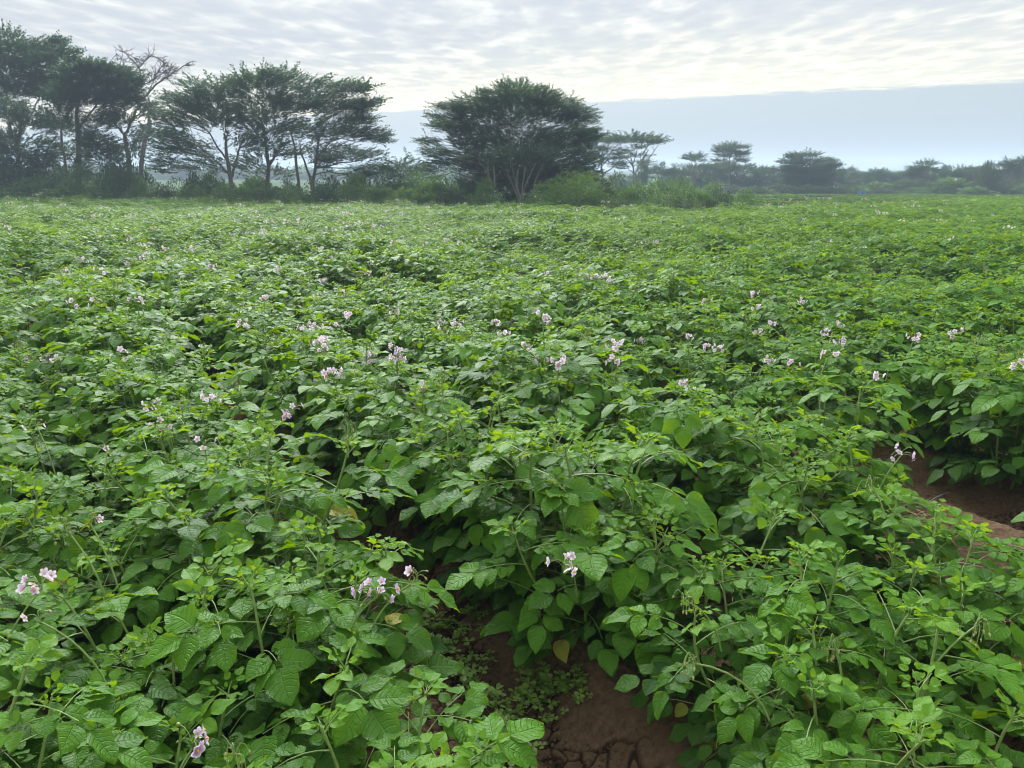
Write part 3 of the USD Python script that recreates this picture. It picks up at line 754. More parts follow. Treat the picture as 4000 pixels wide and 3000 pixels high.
# ------------------------------------------------------------------ trees
def spray(rng, n=13):
    """a feathery twig, length 1 along +x, with small leaf pieces down both sides"""
    t = np.linspace(0, 1, 5)
    bend = rng.uniform(-0.05, 0.22)
    path = np.stack([t, 0.06 * np.sin(t * 5 + rng.uniform(0, 6)), bend * t ** 1.6], 1)
    w = np.linspace(0.016, 0.004, 5)[:, None]
    V = [np.vstack([path + w * [0, 1, 0.4], path - w * [0, 1, 0.4]])]
    F = [np.array([[i, i + 1, i + 6] for i in range(4)] + [[i, i + 6, i + 5] for i in range(4)])]
    m = 10
    for k in range(n):
        f = 0.12 + 0.88 * (k + 0.5) / n
        o = np.array([np.interp(f, t, path[:, c]) for c in range(3)])
        sg = 1 if k % 2 else -1
        d = unit(np.array([rng.uniform(0.35, 1.0), sg * rng.uniform(0.2, 1.0), rng.uniform(-0.25, 0.35)]))
        s = unit(np.cross(d, [rng.normal(0, .4), rng.normal(0, .4), 1.0]))
        L, W = rng.uniform(0.13, 0.24), rng.uniform(0.035, 0.06)
        V.append(np.array([o, o + d * L * 0.5 + s * W, o + d * L, o + d * L * 0.5 - s * W]))
        F.append(np.array([[m, m + 1, m + 2], [m, m + 2, m + 3]])); m += 4
    return np.vstack(V), np.vstack(F)
SPRAYS = [spray(np.random.default_rng(60 + k)) for k in range(8)]

def bake(bank, which, R, O, S, tone):
    Vs, Fs, Ts, n = [], [], [], 0
    for k, (v, f) in enumerate(bank):
        sel = np.nonzero(which == k)[0]
        if not len(sel):
            continue
        P = np.einsum('mij,nj->mni', R[sel], v) * S[sel, None, None] + O[sel, None, :]
        Vs.append(P.reshape(-1, 3))
        Fs.append((f[None] + (np.arange(len(sel)) * len(v))[:, None, None]).reshape(-1, 3) + n)
        Ts.append(np.repeat(tone[sel], len(v)))
        n += len(sel) * len(v)
    return np.vstack(Vs), np.vstack(Fs), np.concatenate(Ts)

def pads_to_sprays(pads, d, centre, rng, density, length, wind=0.12, depth=0.8):
    """pads in photo pixels -> sprays inside real ellipsoids around the tree"""
    O, D, S, centres = [], [], [], []
    m = d / FPX
    for pad in pads:
        cx, cy, rx, ry = pad[:4]
        dens = (pad[4] if len(pad) > 4 else 1.0) ** 0.6
        away = pad[5] if len(pad) > 5 else rng.uniform(-0.5, 0.5) * 1.2
        C = at(cx, cy, d + away * 2.0)
        rx, rz = rx * m, ry * m
        ry_ = max(rx * depth, 0.5)
        centres.append((C, rx, ry_, rz))
        n = max(int(6.0 * (math.pi * rx * rz * density * dens * 1.05 + rx * 4 * dens)), 6)
        q = unit(rng.normal(size=(n, 3))) * rng.uniform(0.1, 1, (n, 1)) ** 0.5
        o = C + q * [rx, ry_, rz]
        out = (o - centre) * [1, 1, 0.05]
        out[:, 2] += 0.05
        dr = unit(unit(out) + rng.normal(0, 0.55, (n, 3)) * [1, 1, 0.26] + [wind, 0, 0.05])
        O.append(o); D.append(dr); S.append(length * rng.uniform(0.6, 1.25, n))
    return np.vstack(O), np.vstack(D), np.concatenate(S), centres

def rot_from_x(D, rng):
    up = np.tile([0, 0, 1.0], (len(D), 1)) + rng.normal(0, 0.35, D.shape)
    y = unit(np.cross(up, D)); z = np.cross(D, y)
    return np.stack([D, y, z], 2)

def acacia(label, d, trunks, pads, seed, density=13, length=0.75, bark_='pale_bark', leaf='acacia_leaf', depth=0.8, wind=0.12, twig_n=7, extra=None):
    """trunks: lists of (px, py, radius m) from the ground up; pads: (px, py, rx px, ry px[, density[, depth offset]])"""
    rng = np.random.default_rng(seed)
    foot = at(trunks[0][0][0], trunks[0][0][1], d)
    gz = float(base_z(foot[0], foot[1]))
    t = thing('acacia_tree', label, 'tree', (foot[0], foot[1], gz))
    base = np.array([foot[0], foot[1], gz])
    path = str(t.GetPath())
    tips = []
    for tr in trunks:
        dy = rng.uniform(-0.7, 0.7, len(tr)) * np.linspace(0, 1, len(tr))
        P = np.array([at(p[0], p[1], d + e) for p, e in zip(tr, dy)])
        r = np.array([p[2] for p in tr]) * 0.72
        if P[0, 2] > gz and tr is trunks[0] or tr[0][1] > 690:
            P = np.vstack([[P[0, 0], P[0, 1], gz - 0.1], P]); r = np.concatenate([[r[0] * 1.25], r])
        sp = smooth_path(np.column_stack([P, r]), 9)
        V, F = tube(sp[:, :3] + np.vstack([np.zeros(3), rng.normal(0, 0.03, (8, 3))]) - base, sp[:, 3], 7)
        obj('trunk', V, F, bark_, path)
        tips += [(sp[i, :3], sp[i, 3]) for i in (4, 6, 8)]
    O, D, S, centres = pads_to_sprays(pads, d, base + [0, 0, 1.0], rng, density, length, wind, depth)
    tipP = np.array([p for p, _ in tips])
    twigs = []
    for C, rx, ry, rz in centres:
        low = C - [0, 0, rz * 0.4]
        cost = np.linalg.norm((tipP - low) * [1, 1, 0.6], axis=1) + 4 * np.maximum(tipP[:, 2] - low[2] + 0.1, 0)
        k = int(np.argmin(cost))
        a = tipP[k]; r0 = min(tips[k][1] * 0.5, 0.03 + 0.012 * np.linalg.norm(C - a))
        mid = a * 0.5 + low * 0.5 + [rng.normal(0, 0.12), rng.normal(0, 0.12), 0.10 * np.linalg.norm(low - a) * rng.uniform(-0.4, 1.2)]
        sp = smooth_path([a, mid, low], 8) + np.vstack([np.zeros(3), rng.normal(0, 0.035, (7, 3))])
        V, F = tube(sp - base, np.linspace(max(r0, 0.024), 0.014, 8), 5)
        obj('limb', V, F, 'mid_bark' if bark_ == 'pale_bark' else bark_, path)
        for j in range(twig_n):
            s0 = sp[int(rng.integers(3, 8))]
            q = unit(rng.normal(size=3)) * rng.uniform(0.4, 0.95)
            e = C + q * [rx, ry, rz]
            m_ = s0 * 0.5 + e * 0.5 + rng.normal(0, 0.08, 3)
            V, F = tube(smooth_path([s0, m_, e], 5) - base, np.linspace(0.014, 0.006, 5), 3)
            twigs.append((V, F, None, 0.5))
    V, F, _, _ = join(twigs)
    tag(obj('twigs', V, F, 'dark_bark', path), kind='stuff')
    V, F, W = bake(SPRAYS, rng.integers(0, 8, len(O)), rot_from_x(D, rng), O - base, S, np.clip(rng.beta(2, 2, len(O)), 0, 1))
    tag(obj('crown', V, F, leaf, path, tone=W, smooth=False), kind='stuff')
    if extra:
        extra(path, base, rng)
    return t

def bare_branch(points, d, base, rng, path, name='bare_branch', r0=0.07, r1=0.02, nt=10, reach=0.7, matn='dead_wood'):
    P = np.array([at(p[0], p[1], d) for p in points]) + np.column_stack([np.zeros(len(points)), np.linspace(0, rng.uniform(-0.8, 0.8), len(points)), np.zeros(len(points))])
    sp = smooth_path(P, 4 * len(points)) + rng.normal(0, 0.018, (4 * len(points), 3))
    parts = [(*tube(sp - base, np.linspace(r0, r1, len(sp)), 6), None, 0.5)]
    for k in range(nt):
        i = int(rng.integers(len(sp) // 3, len(sp)))
        tan = unit(sp[i] - sp[i - 1])
        dr = unit(tan * 0.7 + rng.normal(0, 0.6, 3) * [1, 0.8, 0.7])
        L = reach * rng.uniform(0.4, 1.0)
        q = [sp[i], sp[i] + dr * L * 0.5 + rng.normal(0, 0.05, 3), sp[i] + dr * L + rng.normal(0, 0.07, 3)]
        tw = smooth_path(q, 6)
        parts.append((*tube(tw - base, np.linspace(0.022, 0.010, 6), 3), None, 0.5))
        for j in range(4):
            s0 = tw[int(rng.integers(2, 6))]
            e = s0 + unit(dr + rng.normal(0, 0.7, 3)) * L * rng.uniform(0.25, 0.55)
            parts.append((*tube(smooth_path([s0, (s0 + e) / 2 + rng.normal(0, 0.02, 3), e], 4) - base, np.linspace(0.013, 0.007, 4), 3), None, 0.5))
    V, F, _, _ = join(parts)
    obj(name, V, F, matn, path)

# far left: tall tree running out of the frame
acacia('tall feathery acacia cut by the left edge of the picture, thin wisps at its top', 54,
       [[(75, 720, .20), (72, 600, .16), (80, 500, .12), (95, 420, .08)], [(72, 600, .1), (45, 500, .08), (20, 420, .05)], [(80, 520, .08), (130, 430, .06), (160, 360, .04)]],
       [(205, 168, 48, 16, .5), (130, 195, 85, 28, .8), (20, 152, 34, 12, .5), (30, 225, 85, 45), (150, 255, 115, 48), (235, 225, 50, 40, .5), (60, 330, 115, 55, 1.1), (170, 350, 75, 48), (20, 430, 75, 52, .9),
        (110, 470, 85, 40, .55), (180, 500, 60, 38, .4), (20, 560, 65, 50, .8), (170, 575, 75, 38, .45), (60, 640, 85, 50, 1.1), (160, 625, 60, 30, .6), (-70, 250, 80, 60), (-90, 400, 90, 80), (-60, 560, 80, 80)], 1, density=12, length=0.95, bark_='dark_bark')
def vines(path, base, rng):
    pads = [(310, 640, 38, 70, 1.7), (312, 500, 44, 85, 1.6), (340, 570, 30, 60, 1.2)]
    O, D, S, _ = pads_to_sprays(pads, 49.6, base, rng, 20, 0.55)
    V, F, W = bake(SPRAYS, rng.integers(0, 8, len(O)), rot_from_x(unit(D + [0, 0, -0.5]), rng), O - base, S, rng.random(len(O)))
    tag(obj('climbing_vine', V, F, 'dark_bush_leaf', path, tone=W, smooth=False), 'dark vine wrapping the trunk', kind='stuff')
acacia('dark dense acacia with a vine-wrapped trunk between the left edge and the bare branches', 50,
       [[(305, 720, .26), (308, 560, .22), (300, 440, .15), (330, 350, .08)], [(268, 700, .13), (246, 590, .11), (240, 500, .09), (285, 420, .06)], [(308, 500, .1), (370, 420, .07), (430, 350, .05)]],
       [(350, 262, 70, 18, .7), (300, 300, 80, 42, 1.3), (400, 300, 105, 42, 1.4), (480, 330, 62, 36, 1.1), (330, 370, 115, 50, 1.5), (450, 385, 85, 38, 1.2), (400, 465, 75, 42, .7), (370, 560, 55, 45, .7), (250, 400, 50, 40, 1.2), (250, 480, 50, 40, .4), (420, 600, 40, 40, .5)],
       2, density=14, length=0.85, bark_='dark_bark', extra=vines)
def bare_top(path, base, rng):
    for pts, r0, nt in (([(540, 400), (530, 385), (533, 330), (542, 280), (536, 263), (512, 238), (482, 206), (455, 196)], .075, 9), ([(536, 263), (570, 242), (603, 222), (640, 240), (668, 262)], .05, 10),
                        ([(540, 400), (570, 370), (594, 338), (645, 297), (690, 262), (727, 238)], .075, 14), ([(534, 336), (566, 330), (612, 310), (652, 288), (688, 270)], .055, 13),
                        ([(524, 334), (492, 282), (466, 232), (450, 212), (422, 226)], .045, 6), ([(485, 205), (520, 222), (548, 236)], .03, 8), ([(574, 366), (590, 330), (600, 296), (625, 250)], .035, 12),
                        ([(512, 300), (480, 275), (455, 258)], .03, 3)):
        bare_branch(pts, 51, base, rng, path, r0=r0 * 0.85, r1=r0 * 0.3, nt=nt * 2, reach=0.7)
acacia('half-dead acacia whose tall crooked bare branches stand above the leafy left trees', 51,
       [[(508, 690, .19), (502, 620, .18), (488, 550, .16), (484, 525, .15)], [(484, 525, .10), (452, 480, .08), (432, 425, .05)], [(484, 525, .13), (524, 455, .11), (535, 420, .09), (540, 400, .08)]],
       [(555, 425, 58, 24, .8), (590, 452, 45, 16, .7), (545, 505, 35, 25, .4), (460, 470, 50, 32, .6), (530, 560, 40, 40, .4), (470, 600, 40, 35, .5)], 3, density=12, length=0.8, extra=bare_top, bark_='mid_bark')
# the leafless snag beside it
foot = at(548, 700, 48.6); gz = float(base_z(foot[0], foot[1]))
t = thing('dead_tree', 'leafless broken grey snag with short stubs right of the bare branches', 'dead tree', (foot[0], foot[1], gz))
_b = np.array([foot[0], foot[1], gz]); _g = np.random.default_rng(9)
P = np.vstack([[foot[0], foot[1], gz - .1]] + [at(*q, 48.6) for q in ((550, 690), (557, 600), (572, 530), (584, 488), (580, 440), (584, 400), (577, 372))])
sp = smooth_path(np.column_stack([P, [.15, .14, .125, .12, .125, .05, .04, .025]]), 22)
V, F = tube(sp[:, :3] - _b, sp[:, 3], 8); obj('trunk', V, F, 'dead_wood', t)
for pts, r in (([(570, 540), (586, 522), (602, 504)], .09), ([(583, 402), (590, 403), (598, 398)], .05), ([(556, 612), (548, 612), (541, 604)], .09), ([(580, 440), (572, 400), (561, 362)], .04), ([(560, 600), (568, 570), (570, 562)], .1)):
    sp = smooth_path([at(*q, 48.6) for q in pts], 6)
    V, F = tube(sp - _b, np.linspace(r, r * .6, 6), 6); obj('stub', V, F, 'dead_wood', t)

# the spreading group left of the middle
acacia('spreading acacia, leftmost of the three joined crowns beside the gap of open sky', 45,
       [[(905, 745, .17), (892, 640, .15), (886, 585, .12), (880, 520, .08)], [(908, 690, .10), (930, 600, .08), (955, 540, .05)], [(890, 630, .09), (840, 560, .07), (790, 480, .05)], [(905, 700, .08), (830, 620, .06), (760, 560, .04)]],
       [(700, 470, 75, 42), (775, 405, 90, 42, 1.1), (700, 555, 85, 45, .75), (855, 375, 95, 38), (850, 460, 115, 52, 1.2), (655, 610, 50, 42, .45), (780, 590, 85, 45, .5), (950, 555, 80, 42, .5), (700, 655, 85, 26, .45), (760, 330, 60, 14, .6), (690, 395, 50, 14, .6), (640, 520, 40, 16, .6), (830, 650, 60, 35, .3)],
       4, density=12.5, length=0.8, bark_='mid_bark')
acacia('spreading acacia, middle one of the three joined crowns', 46,
       [[(1045, 725, .17), (1046, 630, .15), (1040, 560, .11), (1020, 470, .07)], [(1048, 650, .11), (1085, 590, .08), (1110, 500, .05)], [(1043, 590, .08), (1000, 520, .06), (960, 450, .04)]],
       [(1000, 335, 95, 30), (1090, 312, 90, 26, .9), (1050, 300, 60, 14, .7), (1020, 420, 125, 48), (1125, 395, 110, 46), (1050, 500, 110, 46, .8), (1085, 590, 105, 40, .5), (980, 640, 75, 38, .4), (1040, 680, 80, 25, .3), (960, 330, 60, 16, .7)],
       5, density=12.5, length=0.8, bark_='mid_bark')
acacia('spreading acacia, rightmost of three joined crowns, its sprays streaming right into open sky', 45,
       [[(1165, 725, .12), (1160, 645, .11), (1147, 570, .08), (1140, 480, .05)], [(1222, 750, .14), (1210, 690, .11), (1190, 640, .08), (1170, 560, .05)], [(1222, 745, .14), (1232, 650, .12), (1242, 580, .09), (1260, 480, .05)], [(1238, 620, .08), (1300, 540, .06), (1350, 470, .04)]],
       [(1230, 345, 105, 28), (1340, 350, 90, 22, .9), (1380, 344, 45, 8, .7), (1270, 420, 125, 44), (1390, 418, 70, 28), (1435, 400, 40, 12, .8), (1250, 510, 125, 44, .85), (1380, 470, 70, 26), (1400, 525, 75, 26), (1462, 545, 34, 16, .8), (1475, 525, 25, 8, .7), (1300, 600, 105, 38, .6), (1420, 610, 70, 26, .5), (1240, 625, 65, 30, .7), (1385, 680, 85, 26, .4), (1440, 650, 50, 14, .35)],
       6, density=12.5, length=0.8, wind=0.3, bark_='mid_bark')
# low twiggy tree between the groups
acacia('low twiggy thorn tree above the bushes left of the big round crown', 46,
       [[(1585, 760, .08), (1580, 700, .07), (1575, 660, .05)], [(1580, 710, .05), (1620, 665, .04)], [(1580, 710, .05), (1540, 670, .04)]],
       [(1575, 640, 70, 16, .5), (1630, 655, 50, 16, .5), (1520, 665, 50, 20, .6), (1580, 680, 100, 25, .6), (1690, 690, 40, 18, .4)], 7, density=11, length=0.7, bark_='mid_bark')
# the big round crown
acacia('large broad domed acacia with many pale stems, biggest crown near the middle', 39,
       [[(2028, 800, .07), (2012, 720, .06), (2000, 640, .05), (1985, 560, .03)], [(2032, 800, .08), (2022, 700, .07), (2026, 630, .05), (2030, 540, .03)], [(2036, 800, .07), (2045, 700, .06), (2058, 620, .05), (2080, 530, .03)], [(2040, 800, .06), (2066, 690, .055), (2090, 640, .045), (2130, 560, .03)],
        [(2085, 730, .05), (2105, 670, .045), (2150, 600, .03)], [(1925, 750, .08), (1908, 680, .07), (1903, 590, .04)], [(1927, 750, .07), (1932, 690, .06), (1914, 600, .03)], [(1908, 680, .04), (1880, 640, .03), (1865, 610, .02)], [(2020, 760, .05), (1995, 700, .04), (1960, 600, .03)]],
       [(2015, 350, 75, 20, 1), (1950, 385, 85, 34, 1.3), (2090, 382, 95, 36, 1.3), (1850, 430, 95, 46, 1.2), (2000, 440, 140, 60, 1.5), (2160, 430, 110, 52, 1.4), (2245, 460, 80, 44, 1.1), (1762, 418, 60, 18, .8), (1712, 458, 48, 14, .7), (1800, 490, 85, 38, 1), (1740, 490, 50, 16, .7),
        (1880, 540, 115, 60, 1.4), (2040, 550, 140, 70, 1.5, .8), (2190, 550, 120, 60, 1.4), (2285, 530, 50, 40, .9), (1690, 553, 55, 14, .7), (1715, 590, 60, 22, .5), (1765, 615, 85, 32, .5), (1850, 640, 95, 42, 1.1, .8), (2250, 625, 75, 42, 1.1), (1715, 650, 60, 26, .4), (2200, 680, 95, 48, 1.3, .9), (2090, 670, 105, 50, 1.1, 1.0), (1950, 690, 95, 45, 1.1, 1.0), (2290, 690, 45, 36, 1.2), (1870, 720, 80, 45, 1.5, 1.1), (2160, 730, 120, 45, 1.8, 1.1), (2000, 720, 110, 45, 1.8, 1.4), (2060, 640, 150, 60, 1.3, 1.2), (1900, 620, 90, 50, 1.2, 1.0), (1990, 620, 90, 40, .7, -.8), (2110, 610, 90, 40, .7, -.8)],
       8, density=34, length=0.5, wind=0.02, twig_n=3)
# umbrella trees to its right and the far tree line
acacia('slim acacia with thin stacked leaf layers touching the big dome\'s right side', 74,
       [[(2352, 725, .17), (2352, 673, .14), (2346, 624, .09), (2340, 580, .06)], [(2352, 680, .09), (2392, 655, .07), (2425, 615, .04)], [(2350, 650, .07), (2375, 620, .05), (2385, 590, .04)]],
       [(2350, 555, 55, 10, .9), (2325, 585, 30, 7, .8), (2365, 590, 40, 6, .8), (2395, 605, 36, 5, .8), (2365, 622, 40, 5, .8), (2390, 642, 40, 5, .7), (2330, 610, 30, 6, .6), (2335, 640, 24, 6, .5), (2420, 620, 25, 5, .6)], 9, density=11, length=0.9, bark_='dark_bark', depth=0.9, twig_n=4)
acacia('flat-topped umbrella acacia with fan of pale branches right of the big dome', 70,
       [[(2476, 760, .14), (2478, 690, .12), (2470, 640, .09), (2462, 590, .05)], [(2476, 700, .09), (2500, 640, .07), (2535, 585, .04)], [(2472, 650, .07), (2435, 600, .05), (2410, 565, .04)], [(2490, 665, .06), (2545, 605, .05), (2572, 568, .03)], [(2474, 640, .06), (2488, 590, .05), (2492, 560, .03)]],
       [(2475, 543, 95, 9, 1.1), (2410, 553, 40, 8), (2545, 556, 55, 10, 1.1), (2480, 556, 70, 8), (2440, 592, 28, 4, .7), (2500, 612, 28, 4, .7), (2465, 600, 22, 4, .6), (2490, 580, 30, 4, .7), (2440, 650, 40, 14, .5), (2505, 640, 30, 10, .6)], 10, density=13, length=0.85, depth=0.9, twig_n=5)
FAR = [('small flat-topped tree just right of the two umbrella acacias', 105, (2580, 735), [(2580, 666, 44, 6), (2560, 676, 30, 5), (2600, 682, 30, 6)]),
       ('little flat-topped tree on a thin stem, left of the tall far umbrella tree', 96, (2713, 735), [(2712, 612, 40, 6), (2700, 622, 26, 5), (2725, 630, 26, 5, .7)]),
       ('tall far umbrella tree standing above the dense tree line right of middle', 96, (2850, 735), [(2858, 577, 60, 8), (2835, 592, 45, 7), (2885, 600, 34, 7), (2850, 610, 60, 8, .8), (2890, 628, 30, 9, .7), (2815, 628, 25, 5, .6)]),
       ('broad layered far tree whose leaf tiers step down to the right', 96, (3150, 745), [(3140, 610, 62, 8), (3095, 612, 22, 5), (3120, 632, 70, 12), (3215, 630, 42, 12), (3240, 645, 36, 12), (3160, 655, 95, 20, 1.2), (3150, 690, 95, 30, 1.4), (3140, 720, 90, 25, 1.3), (3080, 660, 30, 12)]),
       ('tiny flat tree on the skyline right of the layered far tree', 125, (3320, 735), [(3320, 668, 24, 5), (3300, 678, 24, 6), (3335, 676, 12, 4)]),
       ('small layered umbrella tree rising alone from the right-hand scrub', 100, (3608, 740), [(3620, 642, 36, 6), (3590, 656, 40, 7), (3615, 666, 50, 9), (3575, 678, 40, 8)]),
       ('ragged flat-crowned tree at the right edge of the picture', 95, (3975, 740), [(3970, 634, 40, 6), (3940, 646, 36, 8), (3990, 655, 50, 10), (4030, 640, 50, 14), (3960, 672, 50, 10)])]
for k, (lab, d, ft, pads) in enumerate(FAR):
    m = d / FPX
    top = min(p[1] for p in pads)
    tr = [[(ft[0], ft[1], .16), (ft[0] - 3, ft[1] * .5 + top * .5, .11), (ft[0] + 4, top + 25, .05)], [(ft[0], ft[1] * .6 + top * .4, .07), (ft[0] + 22, ft[1] * .3 + top * .7, .05), (ft[0] + 34, top + 20, .03)], [(ft[0], ft[1] * .6 + top * .4, .07), (ft[0] - 18, ft[1] * .3 + top * .7, .05), (ft[0] - 28, top + 22, .03)]]
    acacia(lab, d, tr, pads, 30 + k, density=22, length=0.75, bark_='dark_bark', twig_n=4, depth=0.8)

# ------------------------------------------------------------------ bushes and the tree line: a few kinds, placed one by one
def leaf_card(rng):
    w = rng.uniform(0.28, 0.45)
    V = np.array([[0, 0, 0], [0.5, w, 0.08], [1, 0, -0.06], [0.5, -w, 0.08]])
    return V, np.array([[0, 1, 2], [0, 2, 3]])
CARDS = [leaf_card(np.random.default_rng(80 + k)) for k in range(6)]
def foliage_ball(seed, n, size, lumps=14, flat=1.0, up=-0.05, shell=0.5, spiky=0.0):
    """leaves in lumps around a half dome of radius 1 standing on the ground"""
    r = np.random.default_rng(seed)
    c = unit(r.normal(size=(lumps, 3))); c[:, 2] = np.abs(c[:, 2]) * flat
    c *= r.uniform(0.45, 0.78, (lumps, 1))
    rad = r.uniform(0.24, 0.46, lumps)
    k = r.integers(0, lumps, n)
    q = unit(r.normal(size=(n, 3))) * r.uniform(shell, 1, (n, 1)) ** 0.5
    O = c[k] + q * rad[k][:, None] * [1, 1, 0.85]
    O[:, 2] = np.where(O[:, 2] < 0.02, np.abs(O[:, 2]) + 0.02, O[:, 2])
    D = unit(q + O * 0.5 + r.normal(0, 0.5, (n, 3)) + [0, 0, up])
    S = size * r.uniform(0.6, 1.4, n) * (1 + spiky * (r.random(n) < 0.08) * 3)
    tone = np.clip(0.2 + 0.45 * r.random(lumps)[k] + r.normal(0, 0.13, n), 0, 1)
    V, F, W = bake(CARDS, r.integers(0, 6, n), rot_from_x(D, r), O, S, tone)
    return V / [np.percentile(np.abs(V[:, 0]), 97), np.percentile(np.abs(V[:, 1]), 97), np.percentile(V[:, 2], 97)], F, W
def bush_stems(seed, n=6):
    r = np.random.default_rng(seed)
    parts = []
    for k in range(n):
        a = r.uniform(0, 6.28); e = np.array([math.cos(a), math.sin(a), 0]) * r.uniform(0.2, 0.6) + [0, 0, r.uniform(0.35, 0.7)]
        parts.append((*tube(smooth_path([[0, 0, -.05], e * [.4, .4, .55], e], 5), np.linspace(0.03, 0.012, 5), 4), None, .5))
    V, F, _, _ = join(parts)
    return V, F
BUSHES = {}
for nm, seed, n, size, kw, m in (('leafy_bush', 1, 8000, 0.055, dict(lumps=26, shell=0.35), 'bush_leaf'), ('round_bush', 2, 11000, 0.042, dict(lumps=60, shell=0.5, up=0.1), 'bright_bush_leaf'), ('dark_bush', 3, 8000, 0.055, dict(lumps=22, shell=0.35), 'dark_bush_leaf'),
                               ('loose_bush', 4, 6500, 0.055, dict(lumps=24, up=0.5, spiky=0.6), 'bush_leaf'), ('dense_shrub', 5, 7500, 0.055, dict(lumps=30, flat=0.8, up=0.1), 'dark_bush_leaf')):
    p = kind(nm)
    V, F = bush_stems(seed)
    obj('stem', V, F, 'dark_bark', p)
    V, F, W = foliage_ball(seed, n, size, **kw)
    tag(obj('foliage', V, F, m, p, tone=W, smooth=False), kind='stuff')
    BUSHES[nm] = p
for nm, seed in (('dense_tree', 11), ('dense_tree_b', 12), ('dense_tree_c', 13)):
    p = kind(nm)
    r = np.random.default_rng(seed)
    V, F = tube(smooth_path([[0, 0, -.05], [.03, 0, .4], [0, .02, .75]], 6), np.linspace(.035, .015, 6), 6); obj('trunk', V, F, 'dark_bark', p)
    n = 2000
    c = np.column_stack([r.normal(0, .33, 26), r.normal(0, .33, 26), r.uniform(.25, .93, 26)]); rad = r.uniform(.14, .30, 26)
    k = r.integers(0, 26, n); q = unit(r.normal(size=(n, 3))) * r.uniform(.2, 1, (n, 1)) ** .5
    O = c[k] + q * rad[k][:, None] * [1, 1, .38]; O[:, 2] = np.clip(O[:, 2], .04, 1.0)
    D = unit((O - [0, 0, .3]) * [1, 1, .4] + r.normal(0, .3, (n, 3)) + [0, 0, .12])
    V, F, W = bake(SPRAYS, r.integers(0, 8, n), rot_from_x(D, r), O, 0.15 * r.uniform(.6, 1.2, n), r.beta(2, 2, n))
    tag(obj('crown', V, F, 'acacia_leaf', p, tone=W, smooth=False), kind='stuff')
    BUSHES[nm] = p

br = np.random.default_rng(77)
def plant_at(src, px, top, half, d, label, cat, group=None, name=None):
    """stands a kind on the ground below (px) at distance d, so wide and so high as in the photo"""
    T_ = at(px, top + (14 if d < 60 and 'bush' in src and 'rounded' not in label else 0), d)
    gz = float(base_z(T_[0], d)) - 0.05
    h = max(T_[2] - gz, 0.3); w = half * d / FPX
    if group:
        pend.append((px, group, label))
    t = thing(name or src.split('/')[-1].replace('_b', '').replace('_c', '') if 'tree' in src else (name or 'bush'), label, cat, (T_[0], d, gz), br.uniform(0, 6.28), (w, w, h), group)
    t.GetReferences().AddInternalReference(src); t.SetInstanceable(True)
    if group:
        pend[-1] += (t,)
    return t
pend = []
B = BUSHES
for k_, px_ in enumerate(range(-60, 2200, 95)):
    plant_at(B[('dense_shrub', 'leafy_bush')[k_ % 2]], px_ + br.uniform(-25, 25), 652 + br.uniform(-4, 5), br.uniform(55, 80), 240, 'far green bush on the skyline', 'bush', 'bushes on the far left skyline')
g1, g2, g3, g4 = 'undergrowth bushes under the left trees', 'bushes along the middle of the hedge', 'bushes right of the round bush', 'scrub bushes at the foot of the far tree line'
for px, top, half, d, k in ((40, 640, 110, 52, 'dark_bush'), (160, 660, 100, 53, 'dense_shrub'), (250, 680, 80, 50, 'dark_bush'), (330, 660, 90, 49, 'leafy_bush'), (110, 705, 120, 50, 'leafy_bush'), (480, 625, 95, 48, 'dark_bush'), (410, 600, 60, 49, 'dark_bush'),
                            (-60, 640, 110, 54, 'dark_bush'), (560, 700, 80, 47, 'leafy_bush'), (400, 715, 110, 47, 'leafy_bush'), (640, 715, 90, 46, 'dark_bush'), (250, 735, 110, 48, 'loose_bush')):
    plant_at(B[k], px, top, half, d, 'dark green bush in the tangled undergrowth beneath the left trees', 'bush', g1)
plant_at(B['dark_bush'], 755, 665, 50, 45, 'narrow dark bush beneath the leftmost of three joined crowns', 'bush')
for px, top, half, d, k in ((730, 730, 90, 43, 'leafy_bush'), (850, 725, 100, 42.5, 'leafy_bush'), (960, 735, 90, 42, 'loose_bush'), (1060, 730, 90, 42, 'dark_bush'), (1170, 735, 100, 41, 'leafy_bush'), (1280, 728, 100, 41, 'dark_bush'), (1390, 722, 100, 41, 'leafy_bush'), (1480, 735, 90, 40, 'loose_bush'),
                            (1300, 690, 80, 44, 'dark_bush'), (1130, 705, 60, 44, 'dark_bush'), (820, 700, 70, 46, 'dense_shrub'), (1400, 690, 70, 43, 'loose_bush'), (1000, 700, 80, 47, 'loose_bush')):
    plant_at(B[k], px, top, half, d, 'green bush in the low hedge below the three joined crowns', 'bush', 'bushes below the three joined crowns')
for px, top, half, d, k in ((1530, 675, 90, 43, 'dark_bush'), (1600, 690, 90, 42, 'leafy_bush'), (1680, 720, 90, 39, 'loose_bush'), (1580, 740, 110, 39, 'loose_bush'), (1730, 705, 80, 39, 'leafy_bush'), (1780, 730, 90, 38, 'dark_bush'), (1650, 755, 90, 38, 'loose_bush'), (1480, 700, 60, 42, 'dark_bush'), (1830, 715, 70, 40, 'dark_bush')):
    plant_at(B[k], px, top, half, d, 'scrubby bush in the hedge left of the big domed tree', 'bush', g2)
plant_at(B['leafy_bush'], 1880, 715, 75, 36.5, 'leafy bush at the foot of the pale twin stems', 'bush')
plant_at(B['loose_bush'], 1935, 775, 60, 35.5, 'low bright bush left of the big tree\'s clustered stems', 'bush')
plant_at(B['loose_bush'], 2075, 770, 50, 36, 'low weedy bush between the clustered stems and the round bush', 'bush')
plant_at(B['round_bush'], 2235, 702, 150, 34, 'large rounded bright green bush in front of the big domed tree', 'bush')
plant_at(B['dark_bush'], 2030, 715, 85, 43, 'dark bush filling the shade behind the clustered pale stems', 'bush')
